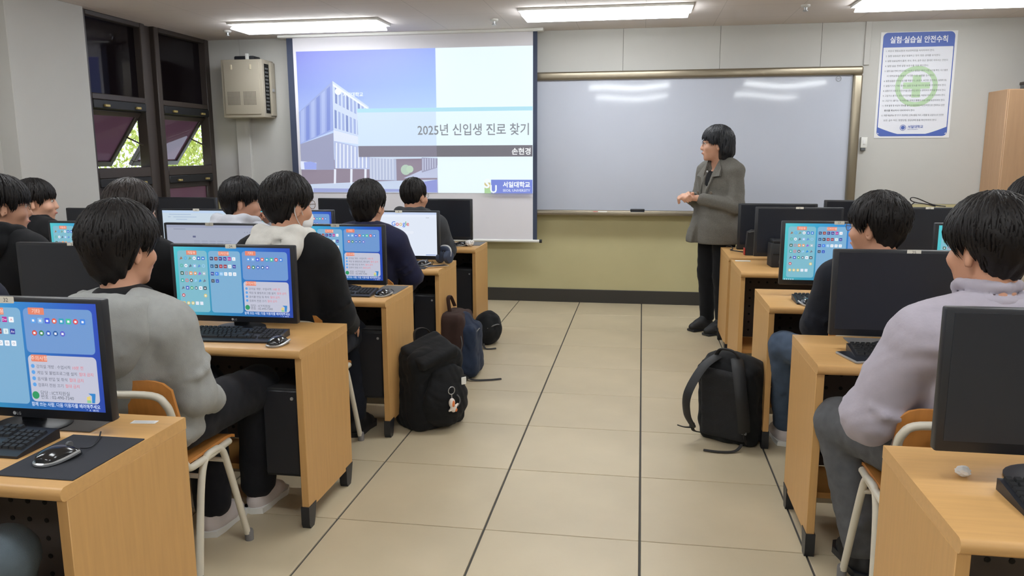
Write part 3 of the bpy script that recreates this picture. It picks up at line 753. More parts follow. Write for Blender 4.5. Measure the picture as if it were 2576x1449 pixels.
# ------------------------------------------------------------------ keyboards, mice
m = MB(); m.prism([(-.07, .004), (.075, .004), (.075, .030), (.06, .030), (-.055, .014), (-.07, .010)], .445, Matrix(((0, 1, 0, -.2225), (1, 0, 0, 0), (0, 0, 1, 0), (0, 0, 0, 1)))); ME_KB = m.mesh('keyboard_body', 30)
m = MB()
for r in range(6):
    y0 = -.042+r*.0185+(.004 if r == 5 else 0); z0 = .014+(y0+.055)*.135
    def key(xa, xb):
        m.add([(xa, y0, z0), (xb, y0, z0), (xb, y0+.0165, z0+.002), (xa, y0+.0165, z0+.002), (xa+.002, y0+.002, z0+.007), (xb-.002, y0+.002, z0+.007), (xb-.002, y0+.0145, z0+.009), (xa+.002, y0+.0145, z0+.009)],
              [(4, 5, 6, 7), (0, 1, 5, 4), (1, 2, 6, 5), (2, 3, 7, 6), (3, 0, 4, 7)])
    x = -.212
    widths = {0: [.024, .024, .024, .105, .024, .024, .024, .024], 1: [.040]+[.0165]*10+[.049], 2: [.032]+[.0165]*11+[.038], 3: [.027]+[.0165]*12+[.025], 4: [.0165]*13+[.034], 5: [.0165]*13}[r]
    for wd in widths: key(x, x+wd); x += wd+.0022
    for k in range(3):
        if r in (0, 3, 4, 5) or (r == 1 and k == 1): key(.074+k*.0187, .074+k*.0187+.0165)
    if r < 5:
        for k in range(4): key(.138+k*.0187, .138+k*.0187+.0165)
ME_KEYS = m.mesh('keys', 0)
def keyboard(x, y, label, rotz=0.):
    t = thing('keyboard', label, 'keyboard', (x, y, ZT-.003), rotz)
    obj('keyboard_body', ME_KB, M_blkp, t); k = obj('keys', ME_KEYS, M_blkm, t); k['kind'] = 'stuff'
    mm = MB(); mm.tube(curve([(.05, .073, .02), (.06, .12, .008), (.0, .17, .008), (.02, .22, .008)]), .0022, 6); obj('cable', mm, M_blkp, t)
    return t
KB = [(-1.70, 1.66, 'lit monitor behind the black mouse pad'), (-1.615, 2.845, 'monitor of the heather grey hoodie student'), (-2.38, 2.84, 'dark monitor of the navy jacket student'), (-1.585, 3.86, 'monitor of the student with the white hood'), (-2.34, 3.86, 'grey web page monitor'),
      (-1.63, 4.92, 'monitor showing the search page'), (-2.32, 4.92, 'monitor of the light grey hoodie student'), (-1.66, 6.0, 'front row monitor next to the tissue'),
      (1.0, 1.69, 'large dark monitor on the rearmost desk'), (.985, 2.93, 'dark monitor of the lavender jacket student'), (.975, 3.975, 'monitor of the student in dark navy'), (1.70, 3.975, 'monitor of the student in a cream sweater')]
for x, y, tx in KB: keyboard(x, y, 'black keyboard lying before the %s' % tx, rotz=(.05 if 'heather' in tx else 0))

def mouse_mesh():
    vs = []; fs = []; N = 14; K = 16
    for i in range(N+1):
        t = i/N; y = -.055+.11*t
        w_ = .031*math.sqrt(max(0, 1-(2*t-1)**4))*(.92+.16*math.cos(PI*(t-.1))*.5); h = .036*max(.0, math.sin(PI*min(1, t*.86+.14)))**.7
        for j in range(K+1):
            a = PI*j/K; vs.append((w_*math.cos(a), y, .003+h*math.sin(a)**.8))
    for i in range(N):
        for j in range(K): a = i*(K+1)+j; fs.append((a, a+K+1, a+K+2, a+1))
    return vs, fs
mv, mf = mouse_mesh()
m = MB(); m.add(mv, mf); ME_MOUSE = m.mesh('shell', 60)
m = MB(); m.tube(curve([(-.028, .035, .016), (-.0305, .01, .012), (-.0295, -.02, .008), (-.021, -.045, .007), (0, -.054, .007), (.021, -.045, .007), (.0295, -.02, .008), (.0305, .01, .012), (.028, .035, .016)], 4), .005, 6); ME_TRIM = m.mesh('side_trim')
m = MB(); m.lathe([(.008, -.004), (.009, 0), (.008, .004)], 12, Matrix.Translation((0, .028, .030)) @ Matrix.Rotation(PI/2, 4, 'Y')); ME_WHEEL = m.mesh('scroll_wheel')
M_gloss = mat('mouse_black', (26, 27, 30), .15, coat=.5)
def mouse(x, y, label, z=ZT, rotz=0., cable=True):
    t = thing('computer_mouse', label, 'mouse', (x, y, z-.002), rotz)
    obj('shell', ME_MOUSE, M_gloss, t); obj('side_trim', ME_TRIM, M_silv, t); obj('scroll_wheel', ME_WHEEL, M_grey, t)
    if cable:
        mm = MB(); mm.tube(curve([(0, .054, .012), (0, .08, .006), (-.03, .12, .006), (-.08, .16, .006)]), .002, 6); obj('cable', mm, M_blkp, t)
def pad(x0, y0, x1, y1, label, m_=None, z=ZT, rotz=0., name='mouse_pad'):
    mm = MB(); mm.box((x0-(x0+x1)/2, y0-(y0+y1)/2, 0), ((x1-x0)/2, (y1-y0)/2, .003), .0014, 1)
    return tag(obj(name, mm, m_ or M_rubber, None, loc=((x0+x1)/2, (y0+y1)/2, z+.0002), rot=(0, 0, rotz)), label, 'mouse pad')
pad(-1.46, 1.495, -1.253, 1.76, 'black mouse pad at the corner of the rearmost tan desk')
mouse(-1.372, 1.60, 'black and silver mouse on the black mouse pad', ZT+.003, -.35)
pad(-1.55, 1.785, -1.43, 1.91, 'grey plastic sheet beside the stand of the rearmost lit monitor', M_pcard)
mouse(-1.372, 2.775, 'black and silver mouse on the desk of the heather grey hoodie student', ZT, -.15, False)
pad(-1.40, 3.90, -1.262, 4.15, 'thin grey mouse pad on the desk of the white hood student', M_pcard)
mouse(-1.305, 3.85, 'black and silver mouse on the desk of the white hood student', ZT, -.35)
pad(-1.56, 4.79, -1.35, 5.0, 'black mouse pad below the search page monitor', M_rubber)
mouse(-1.398, 4.95, 'black and silver mouse beside the phone and headphones', ZT+.003, -.5)
mouse(-1.40, 6.06, 'black and silver mouse beside the crumpled tissue on the front row desk', ZT, -.9, False)
pad(-1.45, 6.10, -1.262, 6.35, 'grey mouse pad on the front row desk end', M_pcard)
mouse(.80, 3.90, 'black mouse half hidden by the student in dark navy', ZT, .3, False)
pad(.80, 3.02, 1.02, 3.21, 'grey card lying behind the arm of the student in lavender', M_pcard)

# paper sticker on desk, tissues, phones, headphones etc.
mm = MB(); mm.box((-.035, -.012, 0), (.035, .012, .0006)); o = tag(obj('desk_label', mm, M_paper, None, loc=(-1.337, 1.882, ZT+.0003), rot=(0, 0, .12)), 'small white paper label stuck on the tan desk top', 'label')
p = Pic(.00005); [p.rect(-.03, -.006+k*.005, .028, -.004+k*.005, (170, 170, 172), 1) for k in range(3)]
q = obj('print', p.mesh('print'), M_print, o, loc=(0, 0, .0008), rot=(-PI/2, 0, 0))
def crumple(x, y, r, label):
    bm = bmesh.new(); bmesh.ops.create_icosphere(bm, subdivisions=3, radius=r); rr = random.Random(int(x*1000))
    ph = [(Vector((rr.gauss(0, 1), rr.gauss(0, 1), rr.gauss(0, 1))).normalized(), rr.uniform(0, 6)) for _ in range(12)]
    for v in bm.verts:
        n_ = v.co.normalized(); d = sum(abs(math.sin(6*n_.dot(a)+b_)) for a, b_ in ph)/12
        v.co = Vector((v.co.x, v.co.y, v.co.z*.75))*(.45+.85*d)
    lo = min(v.co.z for v in bm.verts); mm = MB(); mm.bm(bm, Matrix.Translation((0, 0, -lo)))
    tag(obj('crumpled_tissue', mm, M_paper, None, 25, loc=(x, y, ZT)), label, 'tissue')
crumple(.734, 1.83, .016, 'tiny crumpled white tissue on the rearmost desk beside the aisle')
crumple(-1.335, 6.055, .034, 'crumpled white tissue on the front row desk below the projection screen')
def phone(x, y, rot, label, case):
    t = thing('smartphone', label, 'phone', (x, y, ZT+.0002), rot)
    mm = MB(); mm.box((-.036, -.075, 0), (.036, .075, .009), .004, 2); obj('case', mm, case, t)
    mm = MB(); mm.box((-.032, -.07, .009), (.032, .07, .0096)); obj('glass', mm, M_scr, t)
phone(-1.30, 4.90, -.9, 'black smartphone in a gold case lying beside the headphones', mat('gold_case', (190, 160, 120), .35, metal=.5))
phone(.765, 2.885, .25, 'dark smartphone lying at the elbow of the student in lavender', M_silv)
hp = thing('headphones', 'dark blue headphones with a white band standing on the desk', 'headphones', (-1.29, 5.07, ZT), -.3)
M_hpb = mat('headphone_blue', (52, 62, 84), .6)
for s in (-1, 1):
    mm = MB(); mm.lathe([(.03, -.018), (.042, -.012), (.044, .0), (.040, .014), (.03, .018)], 20, Matrix.Translation((s*.032, 0, .046)) @ Matrix.Rotation(PI/2, 4, 'Y') @ Matrix.Diagonal((1, 1.1, 1, 1))); obj('ear_cup', mm, M_hpb, hp)
mm = MB(); mm.tube(curve([(-.042, 0, .05), (-.04, .01, .09), (-.02, .01, .112), (.02, .01, .112), (.04, .01, .09), (.042, 0, .05)]), .0065, 8, flat=1.6); obj('headband', mm, mat('hp_band', (200, 200, 202), .4), hp)
mm = MB(); mm.tube(curve([(-.03, 0, .08), (-.02, 0, .098), (.02, 0, .098), (.03, 0, .08)]), .012, 8, flat=1.4); obj('pad', mm, M_hpb, hp)
# black box speaker on the second row desk, card, teacher desk items
sp = thing('speaker', 'small black box speaker on a desk before a switched-off monitor', 'speaker', (.878, 5.335-.1, ZT), .08)
mm = MB(); mm.box((-.058, -.06, 0), (.058, .06, .155), .008); obj('body', mm, M_blkm, sp)
mm = MB(); mm.box((-.05, -.055, .155), (.05, .055, .178), .006); obj('top_cover', mm, M_blkp, sp)
mm = MB(); mm.box((-.05, -.064, .085), (.05, -.06, .088)); obj('seam', mm, M_hole, sp)
mm = MB(); mm.box((-.012, -.063, .025), (.012, -.06, .047), .002, 1); obj('badge', mm, M_grey, sp)
mm = MB(); mm.box((-.05, -.018, 0), (.05, .018, .004), .0015, 1); tag(obj('name_card', mm, M_white, None, loc=(.685, 5.45, ZT), rot=(0, 0, -.05)), 'thin white card lying at the aisle corner of the desk', 'card')
ub = thing('equipment_box', 'black upright equipment box on the desk next to the teacher', 'equipment', (.80, 5.80, ZT), 0)
mm = MB(); mm.prism([(-.06, 0), (.09, 0), (.09, .15), (.04, .175), (-.02, .18), (-.05, .165)], .07, Matrix.Translation((0, -.035, 0))); obj('body', mm, M_blkm, ub)
mm = MB(); mm.tube(curve([(-.045, -.037, .165), (0, -.037, .172), (.05, -.037, .160), (.085, -.037, .148)]), .004, 6); obj('painted_highlight', mm, M_grey, ub)  # grey strip modelled as the curved highlight along the top edge
mm = MB(); mm.box((-.068, -.03, .0), (-.06, .03, .05), .002, 1); obj('red_label', mm, mat('red_paper', (170, 50, 40), .6), ub)
cb = thing('power_cable', 'thin dark cable with a small adapter on the desk next to the teacher', 'cable', (.72, 6.05, ZT), 0)
mm = MB(); mm.tube(curve([(-.07, .15, .012), (-.04, .13, .02), (-.03, .06, .006), (-.055, -.02, .006), (.0, -.10, .006), (.06, -.14, .006)]), .004, 6); obj('lead', mm, M_blkp, cb)
mm = MB(); mm.box((.0, .06, 0), (.09, .12, .025), .005); obj('adapter', mm, M_blkp, cb)
cl = thing('cable_loop', 'black strap loop draped over a switched-off monitor', 'strap', (1.74, 5.36, 1.0975), 0)
mm = MB(); mm.tube(curve([(.16, .012, .006), (.08, .012, .018), (-.01, .012, .055), (-.045, .012, .06), (-.05, .012, .045), (-.02, .012, .03), (.04, .012, .02), (.1, .012, .006)]), .006, 6, flat=.6); obj('strap', mm, M_blkp, cl)
mm = MB(); mm.tube(curve([(-.03, .0, .03), (-.045, .0, .015), (-.04, .005, .002)]), .003, 6); obj('cord', mm, M_blkp, cl)

# PC towers under the window side desks
for x, y, tx in ((-1.36, 2.79, 'under the heather grey hoodie student\'s desk'), (-1.36, 3.80, 'under the white hood student\'s desk, paper on top'), (-1.36, 4.86, 'under the search page monitor desk'), (-1.36, 5.98, 'under the front row desk by the aisle')):
    t = thing('computer_tower', 'black computer tower on the shelf %s' % tx, 'computer', (x, y, .198))
    mm = MB(); mm.box((-.073, -.05, 0), (.073, .28, .36), .006); obj('case', mm, M_blkm, t)
    mm = MB(); mm.box((-.07, -.055, .01), (.07, -.048, .35), .004, 1); fp = obj('front_panel', mm, M_blkp, t)
    mm = MB(); mm.lathe([(.007, 0), (.006, .004)], 10, Matrix.Translation((.05, -.055, .32)) @ Matrix.Rotation(PI/2, 4, 'X')); obj('power_button', mm, M_silv, fp)
    if 'paper' in tx: mm = MB(); mm.box((-.05, -.03, .3605), (.06, .05, .362)); obj('note', mm, M_grey, t)

# ------------------------------------------------------------------ chairs
def chair_meshes():
    d = {}
    m = MB(); K = 12; vs = []
    for i in range(K+1):
        for j in range(K+1):
            x = -.18+.36*i/K; y = -.19+.38*j/K; cr = (abs(x)/.18)**6*.5+(abs(y)/.19)**6*.5
            z = .438-.012*math.cos(PI*x/.4)*1. - (.02*((y-.1)/.09)**2 if y > .1 else 0) - cr*.004
            sx_ = x*(1-.06*(abs(y)/.19)**5); vs.append((sx_, y, z))
    o = len(vs); vs += [(x, y, z-.011) for x, y, z in vs[:o]]; fs = []
    W_ = K+1
    for i in range(K):
        for j in range(K):
            a = i*W_+j; fs.append((a, a+W_, a+W_+1, a+1)); fs.append((o+a, o+a+1, o+a+W_+1, o+a+W_))
    for i in range(K):
        for a, b_ in ((i*W_, (i+1)*W_), ((i+1)*W_+K, i*W_+K), (i+1, i), (K*W_+i, K*W_+i+1)): fs.append((a, b_, o+b_, o+a))
    m.add(vs, fs); d['seat'] = (m.mesh('seat', 50), M_ply)
    m = MB(); vs = []; fs = []; K = 16; J = 6
    for t in (0, 1):
        for i in range(K+1):
            for j in range(J+1):
                u = -1+2*i/K; v = j/J; x = .195*u; cr = abs(u)**8*.035
                z0, z1 = .555+cr, .742-cr; y = -.205 - .035*v + .03*u*u - (.011 if t else 0); vs.append((x, y, z0+(z1-z0)*v))
    o = (K+1)*(J+1); W_ = J+1
    for i in range(K):
        for j in range(J): a = i*W_+j; fs.append((a, a+1, a+W_+1, a+W_)); fs.append((o+a, o+a+W_, o+a+W_+1, o+a+1))
    for i in range(K): fs.append((i*W_, (i+1)*W_, o+(i+1)*W_, o+i*W_)); fs.append((i*W_+J, o+i*W_+J, o+(i+1)*W_+J, (i+1)*W_+J))
    for j in range(J): fs.append((j, o+j, o+j+1, j+1)); fs.append((K*W_+j, K*W_+j+1, o+K*W_+j+1, o+K*W_+j))
    m.add(vs, fs); d['backrest'] = (m.mesh('backrest', 50), M_ply)
    m = MB(); m.tube(curve([(-.185, .12, .412), (-.19, -.08, .412), (-.195, -.175, .44), (-.198, -.228, .61), (-.192, -.25, .67), (-.15, -.258, .700), (0, -.275, .703), (.15, -.258, .700), (.192, -.25, .67), (.198, -.228, .61), (.195, -.175, .44), (.19, -.08, .412), (.185, .12, .412)], 5), .0125, 10); d['back_tube'] = (m.mesh('back_tube'), M_tubew)
    for s in (-1, 1):
        m = MB(); m.tube(curve([(s*.21, .165, .03), (s*.195, .085, .33), (s*.19, .055, .405), (s*.19, 0, .42), (s*.19, -.055, .405), (s*.195, -.10, .30), (s*.21, -.165, .03)], 5), .0125, 10); d['leg_frame%d' % s] = (m.mesh('leg_frame'), M_tubew)
        for k, y in enumerate((.172, -.172)):
            m = MB(); m.lathe([(.016, 0), (.0165, .035), (.014, .042)], 12, Matrix.Translation((s*.212, y, 0))); d['cap%d%d' % (s, k)] = (m.mesh('foot_cap'), M_cap)
    m = MB()
    for y in (.07, -.08): m.tube([(-.19, y, .36), (.19, y, .36)], .009, 8)
    d['stretcher'] = (m.mesh('stretcher'), M_tubew)
    return d
CH = chair_meshes()
def chair(x, y, label, rotz=0.):
    t = thing('school_chair', label, 'chair', (x, y, 0), rotz)
    for k in ('seat', 'backrest', 'back_tube', 'stretcher'): obj(k, *CH[k], t)
    for s in (-1, 1):
        f = obj('leg_frame', *CH['leg_frame%d' % s], t)
        for k in (0, 1): obj('foot_cap', *CH['cap%d%d' % (s, k)], f)
    return t
# ------------------------------------------------------------------ soft shapes: smooth unions of simple volumes, skinned into one continuous surface
class Soft:
    def __init__(s): s.p = []; s.cuts = []; s.nz = None
    def ell(s, c, r, k=.04, R=None, op='u'): s.p.append(('e', np.array(c, float), np.array(r, float), None if R is None else np.array(R, float), k, op)); return s
    def cone(s, a, b, ra, rb, k=.03, op='u'): s.p.append(('c', np.array(a, float), np.array(b, float), (ra, rb), k, op)); return s
    def chain(s, pts, rs, k=.02, op='u'):
        for i in range(len(pts)-1): s.cone(pts[i], pts[i+1], rs[i], rs[i+1], k, op)
        return s
    def box(s, c, h, r, k=.03, R=None, op='u'): s.p.append(('b', np.array(c, float), np.array(h, float), r, None if R is None else np.array(R, float), k, op)); return s
    def plane(s, n, d): s.cuts.append((np.array(n, float), d)); return s      # keeps n.p <= d
    def noise(s, amp, freq, seed=1, aniso=(1, 1, 1)): s.nz = (amp, freq, seed, aniso); return s
    def bound(s, q):
        if q[0] == 'e': e = max(q[2]) if q[3] is not None else q[2]; return q[1]-e, q[1]+e
        if q[0] == 'c': e = max(q[3]); return np.minimum(q[1], q[2])-e, np.maximum(q[1], q[2])+e
        e = (np.linalg.norm(q[2]) if q[4] is not None else q[2])+q[3]; return q[1]-e, q[1]+e
    def build(s, v):
        lo = np.min([s.bound(q)[0] for q in s.p if q[-1] == 'u'], 0)-3*v-.01; hi = np.max([s.bound(q)[1] for q in s.p if q[-1] == 'u'], 0)+3*v+.01
        n = np.ceil((hi-lo)/v).astype(int)+1
        A = [(lo[i]+v*np.arange(n[i])).astype(np.float32) for i in range(3)]
        D = np.full(n, .3, np.float32)
        for q in s.p:
            k = q[-2]; bl, bh = s.bound(q); mg = k+3*v+.012
            i0 = np.clip(np.floor((bl-mg-lo)/v).astype(int), 0, n); i1 = np.clip(np.ceil((bh+mg-lo)/v).astype(int)+1, 0, n)
            if np.any(i1 <= i0): continue
            sl = tuple(slice(a, b) for a, b in zip(i0, i1))
            X = A[0][sl[0]][:, None, None]-q[1][0]; Y = A[1][sl[1]][None, :, None]-q[1][1]; Z = A[2][sl[2]][None, None, :]-q[1][2]
            R = q[3] if q[0] == 'e' else (q[4] if q[0] == 'b' else None)
            if R is not None: X, Y, Z = (R[0, 0]*X+R[1, 0]*Y+R[2, 0]*Z, R[0, 1]*X+R[1, 1]*Y+R[2, 1]*Z, R[0, 2]*X+R[1, 2]*Y+R[2, 2]*Z)
            if q[0] == 'e':
                r = q[2]; k0 = np.sqrt((X/r[0])**2+(Y/r[1])**2+(Z/r[2])**2); k1 = np.sqrt((X/r[0]**2)**2+(Y/r[1]**2)**2+(Z/r[2]**2)**2)+1e-6
                d = k0*(k0-1)/k1
            elif q[0] == 'c':
                ba = q[2]-q[1]; L = max(ba@ba, 1e-9); t = np.clip((X*ba[0]+Y*ba[1]+Z*ba[2])/L, 0, 1)
                d = np.sqrt((X-ba[0]*t)**2+(Y-ba[1]*t)**2+(Z-ba[2]*t)**2)-(q[3][0]+(q[3][1]-q[3][0])*t)
            else:
                h = q[2]; ax, ay, az = np.abs(X)-h[0], np.abs(Y)-h[1], np.abs(Z)-h[2]
                d = np.sqrt(np.maximum(ax, 0)**2+np.maximum(ay, 0)**2+np.maximum(az, 0)**2)+np.minimum(np.maximum(ax, np.maximum(ay, az)), 0)-q[3]
            a = D[sl]
            if q[-1] == 'u': hh = np.maximum(k-np.abs(a-d), 0)/k; D[sl] = np.minimum(a, d)-hh*hh*k*.25
            else: d = -d; hh = np.maximum(k-np.abs(a-d), 0)/k; D[sl] = np.maximum(a, d)+hh*hh*k*.25
        if s.nz:
            amp, fr, seed, an = s.nz; g = np.random.RandomState(seed); acc = 0
            m_ = np.abs(D) < .04; I = np.argwhere(m_); P = (lo+I*v)*np.array(an)
            for o in range(4):
                f = fr*(1.5**o); d1, d2 = g.normal(size=3), g.normal(size=3); d1 /= np.linalg.norm(d1); d2 /= np.linalg.norm(d2)
                w_ = np.sin(P@d2*f*.6+g.uniform(0, 6))*1.4
                acc = acc+(1-np.abs(np.sin(P@d1*f+w_+g.uniform(0, 6)))*2)*(.8**o)
            D[m_] += (amp*acc/2).astype(np.float32)
        for nn, dd in s.cuts:
            pl = nn[0]*A[0][:, None, None]+nn[1]*A[1][None, :, None]+nn[2]*A[2][None, None, :]-dd
            D = np.maximum(D, pl.astype(np.float32))
        for ax in range(3):
            ix = [slice(None)]*3
            for e in (0, -1): ix[ax] = e; D[tuple(ix)] = np.maximum(D[tuple(ix)], .01)
        return nets(D, lo, v)

def nets(D, lo, v):
    S = D < 0; nx, ny, nz = D.shape
    c = np.zeros((nx-1, ny-1, nz-1), np.uint8)
    for i in (0, 1):
        for j in (0, 1):
            for k in (0, 1): c += S[i:nx-1+i, j:ny-1+j, k:nz-1+k]
    act = (c > 0) & (c < 8); cells = np.argwhere(act); idx = np.full(c.shape, -1, np.int64); idx[act] = np.arange(len(cells))
    acc = np.zeros((len(cells), 3)); cnt = np.zeros(len(cells))
    for ax in range(3):
        e = np.eye(3, dtype=int)[ax]; o1, o2 = np.eye(3, dtype=int)[(ax+1) % 3], np.eye(3, dtype=int)[(ax+2) % 3]
        for a in (0, 1):
            for b in (0, 1):
                o = o1*a+o2*b; p0 = cells+o; p1 = p0+e
                d0 = D[p0[:, 0], p0[:, 1], p0[:, 2]]; d1 = D[p1[:, 0], p1[:, 1], p1[:, 2]]; m_ = (d0 < 0) != (d1 < 0)
                t = np.where(m_, d0/np.where(d0 == d1, 1, d0-d1), 0)
                acc[m_] += (o+e*t[:, None])[m_]; cnt[m_] += 1
    V = lo+v*(cells+acc/np.maximum(cnt, 1)[:, None]); F = []
    for ax in range(3):
        b, cc = (ax+1) % 3, (ax+2) % 3
        s0 = [slice(1, -1)]*3; s1 = [slice(1, -1)]*3; s0[ax] = slice(0, -1); s1[ax] = slice(1, None)
        ch = np.argwhere(S[tuple(s0)] != S[tuple(s1)])
        if not len(ch): continue
        off = np.ones(3, int); off[ax] = 0; P = ch+off
        eb, ec = np.eye(3, dtype=int)[b], np.eye(3, dtype=int)[cc]
        g = lambda q: idx[q[:, 0], q[:, 1], q[:, 2]]
        q4 = np.stack([g(P-eb-ec), g(P-ec), g(P), g(P-eb)], 1)
        ins = S[P[:, 0], P[:, 1], P[:, 2]]
        q4[~ins] = q4[~ins][:, ::-1]; F.append(q4)
    return V, np.concatenate(F)

def soft_mesh(name, V, F, smooth=True):
    me = bpy.data.meshes.new(name)
    me.vertices.add(len(V)); me.vertices.foreach_set('co', np.asarray(V, np.float32).ravel())
    me.loops.add(F.size); me.loops.foreach_set('vertex_index', F.ravel().astype(np.int32))
    me.polygons.add(len(F)); me.polygons.foreach_set('loop_start', np.arange(0, F.size, 4, dtype=np.int32))
    me.update(calc_edges=True); me.validate()
    if smooth: me.polygons.foreach_set('use_smooth', [True]*len(me.polygons))
    return me
def soft(name, s, v, m, parent, loc=None):
    V, F = s.build(v); return obj(name, soft_mesh(name, V, F), m, parent, loc=loc)

M_skin = mat('skin', (206, 154, 126), .5, bump=.03, bscale=300, var=.04, vscale=20)
M_skin2 = mat('skin_pale', (214, 164, 138), .5, bump=.03, bscale=300, var=.04, vscale=20)
M_hair = mat('black_hair', (26, 23, 23), .5, spec=.25, bump=.25, bscale=150, stretch=(1, 1, .15))
M_hairb = mat('dark_brown_hair', (40, 32, 29), .48, spec=.4, bump=.25, bscale=150, stretch=(1, 1, .15))
M_eye = mat('eye_white', (225, 220, 215), .25); M_iris = mat('iris', (28, 20, 16), .2); M_lip = mat('lips', (176, 104, 96), .5)
M_wire = mat('glasses_frame', (130, 110, 86), .3, metal=.7)

EC = np.array((0, -.012, .034)); ER = np.array((.077, .099, .094))      # cranium
def rotm(yaw=0, pitch=0, roll=0): return np.array(Euler((pitch, roll, yaw), 'XYZ').to_matrix())

def head_soft(s, C, R, female=False):
    T = lambda q: C+R@np.array(q, float)
    s.ell(T(EC), ER, .03, R)
    s.ell(T((0, .028, -.030)), (.064, .072, .082), .03, R)
    s.ell(T((0, .048, -.082)), (.042, .042, .036), .03, R)                       # jaw
    s.ell(T((0, .078, -.108)), (.02, .016, .015), .02, R)                        # chin
    s.cone(T((0, .097, .012)), T((0, .113, -.028)), .009, .011, .012)            # nose
    s.ell(T((0, .106, -.034)), (.017, .012, .010), .010, R)
    for q in (-1, 1):
        s.ell(T((q*.030, .098, .012)), (.016, .010, .010), .012, R, 's')         # eye sockets
        s.cone(T((q*.014, .094, .026)), T((q*.048, .082, .024)), .008, .007, .015)
        s.ell(T((q*.045, .066, -.030)), (.022, .024, .022), .025, R)             # cheek
        Re = R@rotm(q*-.45, .15, 0)
        s.ell(T((q*.081, -.010, -.012)), (.009, .019, .031), .006, Re); s.ell(T((q*.083, -.012, -.036)), (.008, .010, .012), .006, Re)
        s.ell(T((q*.092, -.004, -.008)), (.006, .009, .017), .004, Re, 's')
    s.ell(T((0, .098, -.066)), (.024, .010, .011), .012, R)                       # mouth
    return T

def face_parts(t, C, R, mouth=True):
    T = lambda q: C+R@np.array(q, float)
    for q in (-1, 1):
        m = MB(); m.ball(T((q*.030, .0855, .010)), .0105, 12); e = obj('eye', m, M_eye, t)
        m = MB(); m.ball(T((q*.031, .0925, .010)), .0052, 8); obj('iris', m, M_iris, e)
        m = MB(); m.tube([T(z) for z in ((q*.014, .1005, .030), (q*.03, .1, .035), (q*.046, .0885, .030))], [.0025, .003, .0015], 6); obj('eyebrow', m, M_hair, t)
    if mouth:
        m = MB(); m.tube([T(z) for z in ((-.022, .097, -.068), (-.010, .1055, -.065), (0, .1075, -.067), (.010, .1055, -.065), (.022, .097, -.068))], [.002, .0045, .005, .0045, .002], 8); obj('lips', m, M_lip, t)

